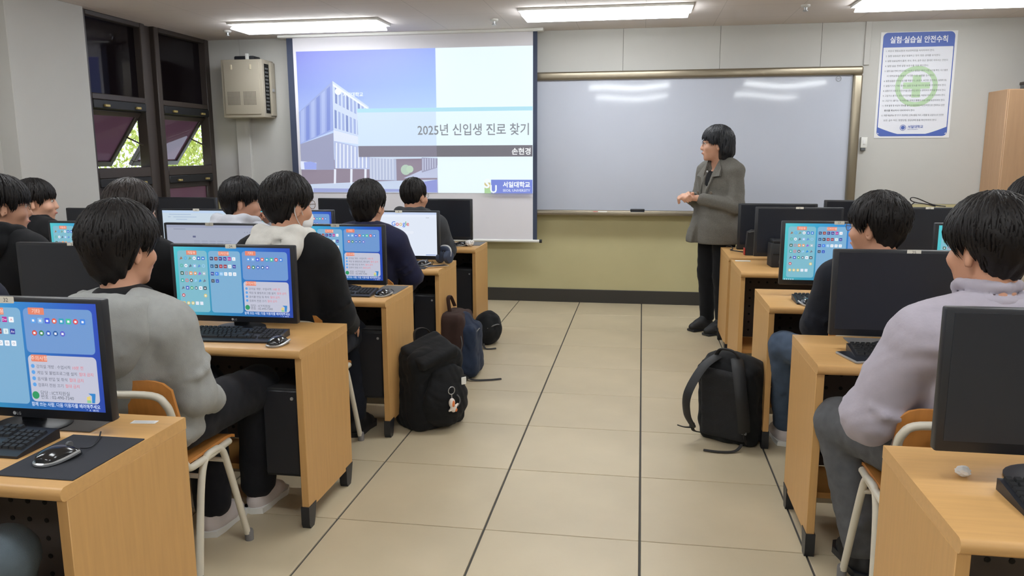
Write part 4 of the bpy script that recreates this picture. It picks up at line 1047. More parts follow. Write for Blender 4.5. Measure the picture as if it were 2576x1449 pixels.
def hair(t, C, R, style, v, m_, seed):
    g = np.random.RandomState(seed); rr = random.Random(seed)
    tt, ts = style.get('top', .030), style.get('side', .012); zf, zb = style.get('zf', .040), style.get('zb', -.085); drop = style.get('drop', .35)
    bob = style.get('bob', False)
    if bob: AN, LZ = [0, 28, 50, 64, 78, 92, 104, 118, 180], [zf, zf, zf-.02, .0, .004, .006, -.06, zb, zb]
    else: AN, LZ = [0, 35, 52, 64, 74, 84, 100, 118, 145, 180], [zf, zf, zf-.006, -.004, -.018, .022, .016, zb+.035, zb+.005, zb]
    lo = np.array((-.16, -.18, -.19)); hi = np.array((.16, .17, .20)); n = np.ceil((hi-lo)/v).astype(int)
    X, Y, Z = np.meshgrid(*[lo[i]+v*np.arange(n[i]) for i in range(3)], indexing='ij')
    def thick(z, th):
        q = np.clip((z+.07)/.13, 0, 1); q = q*q*(3-2*q); return ts+(tt-ts)*q
    x, y, z = X-EC[0], Y-EC[1], Z-EC[2]
    zz = np.where(z < 0, z*(1-drop), z)
    k0 = np.sqrt((x/ER[0])**2+(y/ER[1])**2+(zz/ER[2])**2); k1 = np.sqrt((x/ER[0]**2)**2+(y/ER[1]**2)**2+(zz/ER[2]**2)**2)+1e-6
    th = np.degrees(np.abs(np.arctan2(X, Y)))
    ln = np.interp(th, AN, LZ)+.007*np.sin(np.arctan2(X, Y)*17+seed)+.004*np.sin(np.arctan2(X, Y)*41+2*seed)
    tq = np.clip((Z-ln)/.055, 0, 1); tq = tq*tq*(3-2*tq); lowk = np.where(th < 50, .65, .30)
    d = k0*(k0-1)/k1-thick(Z, th)*(lowk+(1-lowk)*tq)
    aa = np.arctan2(X, Y+.03); st = np.sin(aa*9+4*np.sin(Z*22+seed))*.0022+np.sin(aa*37+5*np.sin(Z*40))*.0008
    d = d+st
    e = ln-Z; k = .012; hh = np.maximum(k-np.abs(d-e), 0)/k; d = np.maximum(d, e)+hh*hh*k*.25
    V, F = nets(d.astype(np.float32), lo, v)
    # locks lying over the cap
    nl = int(style.get('locks', 170)*2.2); Np = 9
    u = lambda lo_, hi_: g.uniform(lo_, hi_, nl)[:, None]
    a, f0, off, wd, sw = u(-PI, PI), u(.05, .75), u(-.0015, .0022), u(.003, .0075), u(-.35, .35)
    J = np.arange(60)[None, :]; ph = f0+J*.045; an = a+sw*(ph-f0)*.6; ct = np.cos(ph); sn = np.sin(ph)
    hm = np.where(ct < 0, 1+(1/np.maximum(.4, sn)-1)*drop, 1.)
    tk = thick(EC[2]+ct*(ER[2]+tt), 0)+off
    Q = np.stack([EC[0]+sn*np.sin(an)*hm*(ER[0]+tk), EC[1]+sn*np.cos(an)*hm*(ER[1]+tk), EC[2]+ct*(ER[2]+tk)], -1)
    below = Q[..., 2] < np.interp(np.degrees(np.abs(np.arctan2(Q[..., 0], Q[..., 1]))), AN, LZ)-u(-.012, .012)
    below[:, -1] = True; end = np.argmax(below, 1); ok = end >= 4
    Q, end, wd = Q[ok], end[ok], wd[ok]; n_ = len(Q)
    pick = np.round(np.linspace(0, 1, Np)[None, :]*end[:, None]).astype(int); Pt = Q[np.arange(n_)[:, None], pick]
    tg = np.empty_like(Pt); tg[:, 1:-1] = Pt[:, 2:]-Pt[:, :-2]; tg[:, 0] = Pt[:, 1]-Pt[:, 0]; tg[:, -1] = Pt[:, -1]-Pt[:, -2]
    unit = lambda q: q/(np.linalg.norm(q, axis=-1, keepdims=True)+1e-9)
    tg = unit(tg); nr = unit((Pt-EC)/ER**2); sd = unit(np.cross(tg, nr)); jj = np.arange(Np)
    s_ = np.where(jj < Np-1, np.sin(PI*np.minimum(1, .12+.88*jj/(Np-1)))**.6, 0)[None, :]*wd+.0005; s_ = s_[..., None]
    Pt = Pt+nr*(.0012*np.sin(2*jj[None, :]+np.arange(n_)[:, None])-.004*(jj/(Np-1))**6)[..., None]
    LV = np.stack([Pt+sd*s_, Pt+nr*s_*.3, Pt-sd*s_, Pt-nr*s_*.3], 2).reshape(-1, 3)
    base = (np.arange(n_)[:, None, None]*Np+np.arange(Np-1)[None, :, None])*4; c0 = np.arange(4)[None, None, :]; c1 = (c0+1) % 4
    LF = np.stack([base+c0, base+c1, base+4+c1, base+4+c0], -1).reshape(-1, 4)+len(V)
    V = np.concatenate([V, LV]); F = np.concatenate([F, LF])
    V = C+V@R.T
    return obj('hair', soft_mesh('hair', V, F), m_, t)

def glasses(t, C, R, m_=None):
    T = lambda q: C+R@np.array(q, float)
    m = MB()
    for q in (-1, 1):
        m.tube([T((q*.034+.023*math.cos(2*PI*i/20), .108-.004*abs(math.cos(2*PI*i/20)), .008+.019*math.sin(2*PI*i/20))) for i in range(20)], .0013, 6, True)
        m.tube([T(z) for z in ((q*.057, .105, .012), (q*.074, .07, .012), (q*.082, .0, .008), (q*.082, -.015, -.006))], .0013, 6)
    m.tube([T(z) for z in ((-.011, .111, .012), (0, .114, .014), (.011, .111, .012))], .0013, 6)
    g = obj('glasses', m, m_ or M_wire, t)
    for q in (-1, 1):
        m = MB(); vs = [T((q*.034, .1075, .008))]+[T((q*.034+.022*math.cos(2*PI*i/20), .107, .008+.018*math.sin(2*PI*i/20))) for i in range(20)]
        m.add(vs, [(0, 1+i, 1+(i+1) % 20) for i in range(20)]); obj('lens', m, M_lens, g, 0)

def hand(s, W, E, up=(0, 0, 1), side=1, curl=.6, r=.0085, k=.008):
    """palm, four fingers and a thumb at wrist W, forearm coming from E; side 1 = right hand"""
    W = np.array(W, float); d = W-np.array(E, float); d /= np.linalg.norm(d); n = np.array(up, float); n -= d*(n@d); n /= np.linalg.norm(n); x = np.cross(d, n)*side
    P = lambda a, b_, c: W+x*a+d*b_+n*c
    s.cone(P(-.018, .02, 0), P(-.022, .075, 0), .016, .013, .015); s.cone(P(.018, .02, 0), P(.022, .075, 0), .016, .013, .015); s.cone(P(0, 0, 0), P(0, .07, 0), .022, .015, .015)
    for i, (a, L) in enumerate(((-.030, .068), (-.010, .078), (.010, .073), (.029, .057))):
        b0 = P(a, .085, 0); c1 = curl*.8; b1 = b0+(d*math.cos(c1)-n*math.sin(c1))*L*.5; c2 = curl*1.9; b2 = b1+(d*math.cos(c2)-n*math.sin(c2))*L*.5
        s.chain([P(a, .06, 0), b0, b1, b2], [r*1.15, r*1.1, r, r*.85], k)
    s.chain([P(-.028, .02, -.004), P(-.05, .05, -.014), P(-.056, .078, -.022)], [r*1.6, r*1.25, r], k)

def person(label, x, y, yaw=0., Cz=1.15, hd=(0, -.02), hrot=(0, 0, 0), style={}, top={}, pants=None, shoe=None, armR=None, armL=None, legs=None, v=.011, seed=1, specs=False, mask=False, skin=None, sw=.165, hairm=None, pr=1., ns=.195):
    t = thing('person', label, 'person', (x, y, 0), yaw)
    hx, hy = hd; zS = Cz-ns; syy = hy-.035; C = np.array((hx, hy, Cz)); R = rotm(*hrot)
    skin = skin or M_skin
    bulk = top.get('bulk', .012)
    armR = armR or ((.225, .02, zS-.26), (.13, .23, .63)); armL = armL or ((-.225, .02, zS-.26), (-.13, .23, .63))
    legs = legs or (((.13, .41, .53), (.14, .36, .09)), ((-.13, .41, .53), (-.14, .36, .09)))
    def torso(s, b, full=True, tz=.085):
        s.ell((0, -.005, .555), (.160+b, .120+b, .112), .05); s.ell((0, .35*syy-.01, .555+.3*(zS-.555)), (.142+b, .105+b, .165), .06)
        s.ell((0, .8*syy-.005, .555+.70*(zS-.555)), (.160+b, .112+b, .17), .06); s.ell((0, syy-.012, zS-.04), (.15+b, .085+b, .085), .05)
        for q in (-1, 1):
            s.cone((q*.05, syy-.005, zS+.03), (q*sw, syy, zS-.012), .055+b, .056+b, .045)
            s.cone((hx*.4, (hy-.02+syy)/2-.01, zS+tz), (q*.115, syy-.01, zS+.03), .046+b*.3, .045+b*.8, .04)
    def arms(s, b, upto=1.):
        for q, (e, w_) in ((1, armR), (-1, armL)):
            e, w_ = np.array(e), np.array(w_); sh = np.array((q*(sw+.012), syy, zS-.015))
            s.cone(sh, e, .056+b, .047+b, .03); s.cone(e, e+(w_-e)*upto, .047+b, .034+b, .02)
    # body
    s = Soft(); torso(s, -.014, tz=.045); arms(s, -.012)
    head_soft(s, C, R)
    s.cone((hx*.35, syy+(hy-syy)*.25-.005, zS+.02), C+R@np.array((0, -.028, -.06)), .058, .052, .035)
    for q, (kn, an) in ((1, legs[0]), (-1, legs[1])):
        s.cone((q*.085, .02, .545), kn, .072, .05, .03); s.cone(kn, an, .048, .034, .02); s.cone(an, np.array(an)+(0, .09, -.045), .034, .022, .02)
    for q, (e, w_) in ((1, armR), (-1, armL)): hand(s, w_, e, (0, 0, 1) if not top.get('chin') or q < 0 else (0, 1, .2), q, .7 if not top.get('chin') or q < 0 else 1.2)
    soft('body', s, min(v, .010), skin, t)
    face_parts(t, C, R, not mask)
    # upper garment
    s = Soft(); torso(s, bulk, tz=.045); arms(s, bulk-.002, .93)
    zn = zS+.075
    for q in (-1, 1): s.ell((q*.0, -.01, .53), (.165+bulk, .135+bulk, .085), .03)
    # folds around elbows, armpits and hem
    g = random.Random(seed)
    for q, (e, w_) in ((1, armR), (-1, armL)):
        e = np.array(e); w_ = np.array(w_); sh = np.array((q*(sw+.012), syy, zS-.015))
        for i in range(6):
            f_ = g.uniform(.45, 1.25); c = sh+(e-sh)*f_ if f_ < 1 else e+(w_-e)*(f_-1)
            ax = (e-sh)/np.linalg.norm(e-sh); pv = np.cross(ax, np.array((g.uniform(-1, 1), g.uniform(-1, 1), g.uniform(-1, 1)))); pv /= np.linalg.norm(pv)+1e-6; p2 = np.cross(ax, pv)
            rad = .05+bulk; a0 = g.uniform(0, 6)
            pts = [c+(pv*math.cos(a0+u)+p2*math.sin(a0+u))*rad*.97+ax*.02*math.sin(u*1.3) for u in (0, .5, 1., 1.5)]
            s.chain(pts, [.004, .009, .009, .004], .016)
    for i in range(7):
        z0 = .56+g.uniform(0, .22); a0 = g.uniform(-2.6, -.5); rx, ry = .15+bulk, .112+bulk
        yc = .35*syy*(z0-.5)/.3
        pts = [(rx*math.cos(a0+u), yc+ry*math.sin(a0+u), z0+.05*u*g.choice((-1, 1))) for u in (0, .35, .7)]
        s.chain(pts, [.004, .011, .004], .02)
    s.noise(top.get('wr', .002), 20, seed)
    s.cone((hx*.35, syy+(hy-syy)*.2, zn-.02), C+R@np.array((0, -.03, -.02)), .055, .068, .012, 's')
    s.plane((0, 0, -1), -.462)
    tp = soft(top.get('name', 'jacket'), s, v, top['m'], t)
    NB = np.array((hx*.4, syy+.012, zn-.01+top.get('hz', 0)))
    if top.get('hood'):
        hm = top['hood']; k = top.get('hs', 1.)
        s = Soft(); O = lambda *q: NB+np.array(q)*k
        if top.get('flat'): s.chain([O(.065, .105, -.075), O(.112, .055, -.03), O(.128, -.01, .0), O(.098, -.075, -.004), O(.0, -.105, -.012), O(-.098, -.075, -.004), O(-.128, -.01, .0), O(-.112, .055, -.03), O(-.065, .105, -.075)], [.018, .022, .024, .026, .026, .026, .024, .022, .018], .012)
        else: s.chain([O(.055, .105, -.07), O(.09, .055, -.025), O(.108, -.01, .012), O(.085, -.075, .028), O(.0, -.105, .022), O(-.085, -.075, .028), O(-.108, -.01, .012), O(-.09, .055, -.025), O(-.055, .105, -.07)], [.020, .026, .030, .032, .032, .032, .030, .026, .020], .035)
        flat = top.get('flat')
        if flat:
            s.ell(O(0, -.085, -.075), (.150*k, .050*k, .105*k), .05); s.ell(O(0, -.10, -.15), (.095*k, .034*k, .07*k), .05)
            s.chain([O(.125, -.055, -.035), O(.085, -.125, -.13), O(0, -.135, -.175), O(-.085, -.125, -.13), O(-.125, -.055, -.035)], [.004, .006, .006, .006, .004], .008)
            s.chain([O(.115, -.06, -.02), O(.05, -.125, -.075), O(-.05, -.13, -.10), O(-.11, -.07, -.05)], [.005, .008, .008, .005], .010)
        else:
          s.chain([O(.115, -.045, -.03), O(.085, -.115, -.025), O(0, -.142, -.045), O(-.085, -.115, -.025), O(-.115, -.045, -.03)], [.026, .034, .036, .034, .026], .035)
          s.ell(O(0, -.118, -.06), (.105*k, .050*k, .085*k), .05)
          s.chain([O(.10, -.09, .02), O(.04, -.162, -.01), O(-.05, -.165, -.045)], [.006, .012, .006], .014, 's')
          s.chain([O(-.10, -.09, .015), O(-.07, -.155, -.055), O(.02, -.17, -.095)], [.005, .011, .006], .014, 's')
        s.noise(.002, 22, seed+3)
        s.cone(NB+(0, .005, -.05), C+R@np.array((0, -.02, .0)), (.088 if top.get('flat') else .060), (.11 if top.get('flat') else .072), .012, 's')
        soft('hood', s, min(v, .009), hm, t)
    if top.get('inner'):
        s = Soft(); s.ell(NB+(0, -.006, .018), (.098, .090, .036), .02); s.chain([NB+np.array((.066*math.sin(a), .066*math.cos(a)+.002, .014-.03*max(0, math.cos(a)))) for a in np.linspace(0, 2*PI, 17)], [.012]*17, .012); soft('undershirt', s, .007, top['inner'], t)
    if top.get('collar'):
        s = Soft(); hh = top.get('ch', .045); rn = .074
        for z0, rad in ((.0, rn+.012), (hh*.5, rn+.004), (hh, rn-.002)):
            pts = [NB+np.array((rad*math.sin(a), rad*1.05*math.cos(a)*1.-.002+z0*.35, -.004+z0-.035*max(0, math.cos(a)))) for a in np.linspace(-2.75+PI, 2.75+PI, 16)]
            s.chain(pts, [.012]*16, .018)
        s.noise(.002, 40, seed+5); soft('collar', s, min(v, .007), top['collar'], t)
    if top.get('trim'):
        for z0 in (.50, .53):
            m = MB(); m.tube([((.172+bulk)*math.cos(a), -.006+(.135+bulk)*math.sin(a), z0) for a in np.linspace(0, 2*PI, 28, endpoint=False)], .006, 6, True, flat=1.3); obj('hem_stripe', m, M_white, tp)
    # trousers, shoes
    s = Soft(); s.ell((0, 0, .525), (.172, .138, .085), .04)
    for q, (kn, an) in ((1, legs[0]), (-1, legs[1])):
        kn, an = np.array(kn), np.array(an)
        s.cone((q*.088, .02, .535), kn, .085*pr, .068*pr, .03); s.cone(kn, an+(an-kn)*-.06, .068*pr, .056*pr, .025)
        for i in range(4):
            c = kn+(an-kn)*g.uniform(0, .9); a0 = g.uniform(0, 6); s.chain([c+np.array((.06*math.cos(a0+u), .06*math.sin(a0+u), .03*u)) for u in (0, .6, 1.2)], [.003, .010, .003], .02)
    s.noise(.004, 24, seed+9); s.plane((0, 0, -1), -.03)
    soft('trousers', s, max(v, .010), pants, t)
    for q, (kn, an) in ((1, legs[0]), (-1, legs[1])):
        an = np.array(an); s = Soft()
        s.ell(an+(0, .0, -.045), (.042, .062, .05), .03); s.ell(an+(0, .085, -.062), (.048, .105, .042), .04); s.cone(an, an+(0, .01, .025), .042, .044, .02); s.cone(an+(0, .03, .0), an+(0, .10, -.035), .03, .03, .03)
        s.plane((0, 0, -1), -.012); sh = soft('shoe', s, .009, shoe, t)
        m = MB(); out = [(.045, -.05), (.05, 0), (.046, .08), (.054, .14), (.035, .187), (0, .197), (-.035, .187), (-.054, .14), (-.046, .08), (-.05, 0), (-.045, -.05), (0, -.066)]
        kk = len(out); m.add([(an[0]+a, an[1]+b_, 0.0005) for a, b_ in out]+[(an[0]+a*.98, an[1]+b_, .024) for a, b_ in out], [tuple(range(kk-1, -1, -1)), tuple(range(kk, 2*kk))]+[(i, (i+1) % kk, kk+(i+1) % kk, kk+i) for i in range(kk)])
        obj('sole', m, M_white if shoe is not M_blkm else M_blkp, sh)
    hair(t, C, R, style, min(v, .008) if v < .013 else .009, hairm or M_hair, seed)
    if specs: glasses(t, C, R)
    if mask:
        T = lambda q: C+R@np.array(q, float)
        s = Soft(); s.ell(T((0, .045, -.072)), (.060, .078, .052), .02, R); s.ell(T((0, .10, -.045)), (.024, .026, .02), .03, R); s.ell(T((0, .0, -.06)), (.2, .035, .2), .01, R, 's'); s.cone(T((0, -.05, -.12)), T((0, .01, -.155)), .07, .05, .01, 's')
        mk = soft('face_mask', s, .006, M_paper, t)
        for q in (-1, 1):
            m = MB(); m.tube(curve([T((q*.058, .04, -.05)), T((q*.078, .01, -.01)), T((q*.086, -.018, .012)), T((q*.088, -.030, -.015)), T((q*.078, -.01, -.055)), T((q*.052, .035, -.095))]), .0016, 6); obj('ear_loop', m, M_paper, mk)
    return t
# ------------------------------------------------------------------ students
def fab(name, rgb, bump=.35, bs=450, var=.06, sheen=.05): return mat(name, rgb, .85, spec=.2, bump=bump, bscale=bs, var=var, vscale=30, sheen=sheen)
F_grey = fab('heather_grey_fleece', (160, 162, 160)); F_black = fab('black_cotton', (24, 25, 28)); F_navy = fab('navy_fleece', (34, 36, 62)); F_char = fab('charcoal_fleece', (64, 66, 70))
F_lav = fab('lavender_nylon', (176, 170, 182), .12, 120, .03, .1); F_white = fab('white_fleece', (222, 220, 214)); F_lgrey = fab('light_grey_fleece', (186, 188, 196)); F_dnavy = fab('dark_navy_jacket', (30, 33, 42))
F_cream = fab('cream_knit', (202, 192, 172), .6, 160); F_blk2 = fab('black_twill', (28, 29, 34)); F_gjean = fab('grey_denim', (92, 94, 98), .4, 600, .12); F_jean = fab('blue_denim', (70, 84, 104), .4, 600, .12); F_djean = fab('dark_denim', (32, 36, 46), .4, 600); F_slate = fab('slate_cotton', (92, 104, 112))
S_white = mat('white_sneaker', (205, 196, 194), .6, bump=.1, bscale=120); S_black = M_blkm

def seat_at(x, y, who, rotz=0.): chair(x, y, 'white tubular chair with an orange plywood back under %s' % who, rotz)

person('student in a heather grey hoodie and black trousers seated at a desk', -1.65, 2.36, -.06, 1.143, (-.02, -.045), (-.22, -.04, 0), dict(top=.038, side=.016, zf=.035, zb=-.115, drop=.5, locks=240),
       dict(m=F_grey, hood=F_grey, bulk=.024, name='hoodie', hs=1.12, hz=.004, inner=F_black, flat=True, wr=.003), F_blk2, S_white, armR=((.195, -.03, .66), (.165, .10, .60)),
       legs=(((.135, .46, .535), (.085, .50, .09)), ((-.08, .42, .535), (.02, .28, .09))), v=.009, seed=11, ns=.232, pr=1.2, sw=.158)
seat_at(-1.655, 2.42, 'the grey hoodie student')
person('student in a black jacket with a white hood, glasses and face mask', -1.565, 3.39, -.10, 1.214, (0, -.045), (-.42, -.05, 0), dict(top=.028, side=.010, zf=.035, zb=-.085, drop=.35, locks=200),
       dict(m=F_black, hood=F_white, bulk=.024, hs=1.02, name='jacket', trim=True), F_djean, S_black, armR=((.215, -.01, .72), (.15, .20, .63)), v=.010, legs=(((.06, .42, .53), (.08, .37, .09)), ((-.17, .41, .53), (-.16, .36, .09))), seed=12, specs=True, mask=True, ns=.205)
seat_at(-1.60, 3.49, 'the student with the white hood')
person('student with brown-black hair in black behind the grey hoodie student', -2.34, 3.37, -.05, 1.182, (0, -.03), (-.30, -.12, 0), dict(top=.030, side=.016, zf=.025, zb=-.09, drop=.45, locks=180),
       dict(m=F_black, bulk=.02, collar=F_black), F_black, S_black, v=.012, seed=13, hairm=M_hairb)
seat_at(-2.33, 3.47, 'the student with brown-black hair')
person('student with glasses in a light grey hoodie resting his chin on his hand', -2.41, 4.47, -.15, 1.158, (.02, .0), (-.98, -.06, 0), dict(top=.030, side=.016, zf=.02, zb=-.085, drop=.45, locks=200),
       dict(m=F_lgrey, hood=F_lgrey, bulk=.024, hs=1.1, name='hoodie', chin=True), F_black, S_black, armR=((.22, .30, .80), (.115, .16, 1.01)), v=.010, seed=14, specs=True, skin=M_skin)
seat_at(-2.33, 4.52, 'the light grey hoodie student')
person('student in a navy sweatshirt before the search page monitor', -1.575, 4.46, -.05, 1.147, (0, -.045), (-.14, -.04, 0), dict(top=.029, side=.018, zf=.03, zb=-.105, drop=.45, locks=200),
       dict(m=F_navy, bulk=.02, collar=F_navy, ch=.03, name='sweatshirt'), F_blk2, S_black, armR=((.235, .01, .73), (.14, .22, .64)), v=.010, legs=(((.06, .42, .53), (.08, .37, .09)), ((-.17, .41, .53), (-.16, .36, .09))), seed=15)
seat_at(-1.60, 4.53, 'the student in the navy sweatshirt')
person('student with cropped hair in a charcoal hooded jacket in the front row', -1.62, 5.57, -.05, 1.138, (0, -.045), (-.28, -.02, 0), dict(top=.012, side=.006, zf=.045, zb=-.08, drop=.15, locks=60),
       dict(m=F_char, hood=F_char, bulk=.026, hs=.95), F_black, S_black, armR=((.22, .0, .75), (.14, .22, .64)), v=.012, legs=(((.06, .42, .53), (.08, .37, .09)), ((-.17, .41, .53), (-.16, .36, .09))), seed=16, specs=True)
seat_at(-1.61, 5.64, 'the student with cropped hair')
person('student with glasses in black near the white pillar', -3.02, 3.36, -.10, 1.20, (0, -.02), (-.62, -.06, 0), dict(top=.030, side=.016, zf=.025, zb=-.095, drop=.45, locks=170),
       dict(m=F_black, bulk=.03, hood=F_black, hs=1.1), F_black, S_black, v=.012, seed=17, specs=True)
seat_at(-3.05, 3.47, 'the bespectacled student in black')
person('student in black whose face shows in profile against the white pillar', -3.77, 4.46, -.15, 1.150, (0, -.02), (-.85, -.02, 0), dict(top=.026, side=.012, zf=.025, zb=-.085, drop=.4, locks=170),
       dict(m=F_black, bulk=.028, collar=F_black), F_black, S_black, v=.012, seed=18, skin=M_skin2)
seat_at(-3.77, 4.53, 'the student in profile')
person('student in a navy jacket before a switched-off monitor', -2.345, 2.34, -.05, 1.17, (0, -.04), (-.3, 0, 0), dict(locks=80), dict(m=fab('navy_jacket', (38, 42, 58)), bulk=.028), F_black, S_black, v=.014, seed=19)
seat_at(-2.36, 2.42, 'the student in the navy jacket')
person('student in slate grey trousers at the rearmost desk', -1.68, 1.06, 0, 1.15, (0, -.04), (0, 0, 0), dict(locks=80), dict(m=F_grey, bulk=.02), F_slate, S_white, v=.014, seed=20,
       legs=(((.24, .42, .53), (.22, .36, .09)), ((-.13, .41, .53), (-.14, .36, .09))))
seat_at(-1.68, 1.12, 'the student in slate trousers')
person('student in a lavender jacket and grey cargo trousers', .965, 2.41, .12, 1.176, (-.01, -.04), (.36, -.05, 0), dict(top=.036, side=.012, zf=.025, zb=-.08, drop=.40, locks=260),
       dict(m=F_lav, bulk=.036, collar=F_lav, ch=.078, wr=.004), F_gjean, S_black, armL=((-.285, -.01, .68), (-.19, .18, .63)), v=.009, seed=21, sw=.175,
       legs=(((.13, .41, .53), (.14, .36, .09)), ((-.22, .39, .52), (-.14, .31, .09))), pr=1.18, ns=.232)
seat_at(.925, 2.49, 'the student in the lavender jacket')
person('student with glasses in a dark navy jacket and blue jeans', .975, 3.50, .10, 1.132, (-.01, -.035), (.72, -.03, 0), dict(top=.031, side=.012, zf=.03, zb=-.085, drop=.35, locks=220),
       dict(m=F_dnavy, bulk=.024, collar=F_white, ch=.022), F_jean, S_white, armL=((-.215, .0, .71), (-.14, .22, .64)), v=.010, seed=22, specs=True,
       legs=(((.13, .41, .53), (.14, .36, .09)), ((-.25, .36, .53), (-.19, .48, .09))))
seat_at(.975, 3.57, 'the student in dark navy')
person('student in a cream ribbed sweater next to the student in dark navy', 1.56, 3.44, .12, 1.205, (-.02, -.03), (.62, -.05, 0), dict(top=.032, side=.014, zf=.03, zb=-.085, drop=.4, locks=200),
       dict(m=F_cream, bulk=.028, collar=F_cream, ch=.03, name='sweater'), F_black, S_black, v=.011, seed=23)
seat_at(1.60, 3.55, 'the student in the cream sweater')

# ------------------------------------------------------------------ teacher
M_blazer = mat('grey_check_wool', (112, 110, 104), .85, spec=.2, bump=.35, bscale=420, var=.13, vscale=160)
def teacher():
    yaw = math.radians(128)        # local +y faces the screen side and a little towards the class
    t = thing('person', 'standing woman in a grey check blazer and glasses with clasped hands', 'person', (.605, 6.47, 0), yaw)
    Cz = 1.505; C = np.array((.0, .045, Cz)); R = rotm(math.radians(-40), .0, 0); zS = 1.315
    eR, wR = np.array((.225, .02, 1.05)), np.array((.055, .27, 1.105)); eL, wL = np.array((-.235, .03, 1.03)), np.array((-.035, .255, 1.095))
    def torso(s, b):
        s.ell((0, .0, .90), (.165+b, .125+b, .13), .05); s.ell((0, .0, 1.06), (.140+b, .108+b, .15), .06); s.ell((0, .005, 1.20), (.155+b, .115+b, .13), .06)
        for q in (-1, 1):
            s.ell((q*.06, .075, 1.19), (.06+b*.5, .05+b*.4, .06), .04)
            s.cone((q*.04, -.005, zS+.025), (q*.155, -.005, zS-.015), .048+b, .05+b, .045); s.cone((0, -.0, zS+.075), (q*.11, -.005, zS+.02), .042+b*.3, .04+b*.8, .04)
    s = Soft(); torso(s, -.01)
    for q, e, w_ in ((1, eR, wR), (-1, eL, wL)): s.cone((q*.165, -.005, zS-.02), e, .042, .036, .03); s.cone(e, w_, .036, .026, .02)
    head_soft(s, C, R, True); s.cone((0, .0, zS+.03), C+R@np.array((0, -.025, -.06)), .05, .046, .03)
    for q in (-1, 1): s.cone((q*.08, 0, .88), (q*.085, .02, .48), .078, .05, .03); s.cone((q*.085, .02, .48), (q*.085, -.01, .10), .048, .032, .02); s.cone((q*.085, -.01, .10), (q*.09, .10, .045), .032, .022, .02)
    hand(s, wR, eR, (.35, .45, .8), 1, 1.15, .0095, .006); hand(s, wL+np.array((.01, .03, .0)), eL, (-.55, -.2, .8), -1, 1.0, .0095, .006)
    soft('body', s, .0065, M_skin2, t); face_parts(t, C, R)
    # black top and trousers
    s = Soft(); torso(s, .004); s.cone((0, .05, zS+.03), (0, .09, zS+.14), .05, .06, .015, 's'); s.cone((0, 0, zS+.05), C, .052, .06, .01, 's'); s.plane((0, 0, -1), -.86); soft('shirt', s, .010, F_black, t)
    s = Soft(); s.ell((0, 0, .89), (.172, .13, .13), .04)
    for q in (-1, 1): s.cone((q*.085, 0, .86), (q*.088, .015, .48), .095, .072, .04); s.cone((q*.088, .015, .48), (q*.088, -.008, .10), .068, .055, .03)
    s.noise(.003, 22, 5); s.plane((0, 0, -1), -.085); soft('trousers', s, .011, F_black, t)
    for q in (-1, 1):
        s = Soft(); an = np.array((q*.088, -.01, .095)); s.ell(an+(0, 0, -.045), (.038, .055, .052), .03); s.ell(an+(0, .085, -.058), (.048, .105, .044), .04); s.cone(an, an+(0, 0, .03), .044, .044, .02); s.cone(an+(0, .03, .0), an+(0, .09, -.03), .034, .034, .03); s.plane((0, 0, -1), -.012); sh = soft('shoe', s, .009, M_blkm, t)
        m = MB(); m.box((an[0]-.043, an[1]-.055, .0005), (an[0]+.043, an[1]+.18, .022), .009, 2); obj('sole', m, M_blkp, sh)
    # blazer: loose, double-breasted, reaching mid-thigh
    s = Soft(); b = .022; torso(s, b)
    s.ell((0, .005, .98), (.198, .162, .22), .08); s.ell((0, .015, .78), (.225, .20, .20), .08); s.ell((.09, .11, .76), (.09, .10, .10), .06)
    for q, e, w_ in ((1, eR, wR), (-1, eL, wL)):
        s.cone((q*.17, -.005, zS-.022), e, .062, .056, .035); s.cone(e, e+(w_-e)*.86, .056, .046, .02)
        for i in range(5):
            f_ = .7+.12*i; sh_ = np.array((q*.17, -.005, zS-.022)); c = sh_+(e-sh_)*f_ if f_ < 1 else e+(w_-e)*(f_-1)
            s.chain([c+np.array((q*.045*math.cos(u)+.0, .045*math.sin(u)-.0, .015*u)) for u in (-.8, 0, .8)], [.004, .012, .004], .018)
    s.noise(.003, 18, 8)
    s.cone((0, .16, zS-.16), (0, .06, zS+.08), .012, .062, .015, 's'); s.cone((0, .02, zS+.055), C, .060, .07, .012, 's')
    s.cone((.03, .20, .60), (.015, .21, .93), .055, .006, .01, 's')            # front opens below the last button
    s.plane((0, 0, -1), -.735); bl = soft('blazer', s, .009, M_blazer, t)
    # lapels, buttons, pocket flap, cuff buttons
    for q in (-1, 1):
        pts = [(q*.062, .060, zS+.075), (q*.10, .075, zS+.015), (q*.125, .118, zS-.05), (q*.085, .146, zS-.055), (q*.02, .168, zS-.24), (q*.03, .158, zS-.16), (q*.045, .115, zS-.03)]
        m = MB(); k = len(pts); ct = Vector([sum(p_[i] for p_ in pts)/k for i in range(3)])
        m.add([Vector(p_)+Vector((0, .006, 0)) for p_ in pts]+[Vector(p_)-Vector((0, .012, 0)) for p_ in pts]+[ct+Vector((0, .012, 0))], [(i, (i+1) % k, 2*k) for i in range(k)]+[(i, k+i, k+(i+1) % k, (i+1) % k) for i in range(k)]); obj('lapel', m, M_blazer, bl, 20)
    M_btn = mat('horn_button', (120, 108, 92), .4)
    for bx_, bz, by in ((-.075, 1.135, .150), (.075, 1.135, .150), (-.085, .905, .158), (.08, .905, .158)):
        m = MB(); m.lathe([(.011, 0), (.012, .003), (.009, .006)], 14, Matrix.Translation((bx_, by, bz)) @ Matrix.Rotation(-PI/2, 4, 'X')); obj('button', m, M_btn, bl)
    m = MB(); m.box((-.07, -.004, -.028), (.07, .006, .028), .004, 2, Matrix.Translation((-.165, .105, .885)) @ Matrix.Rotation(.85, 4, 'Z')); obj('pocket_flap', m, M_blazer, bl)
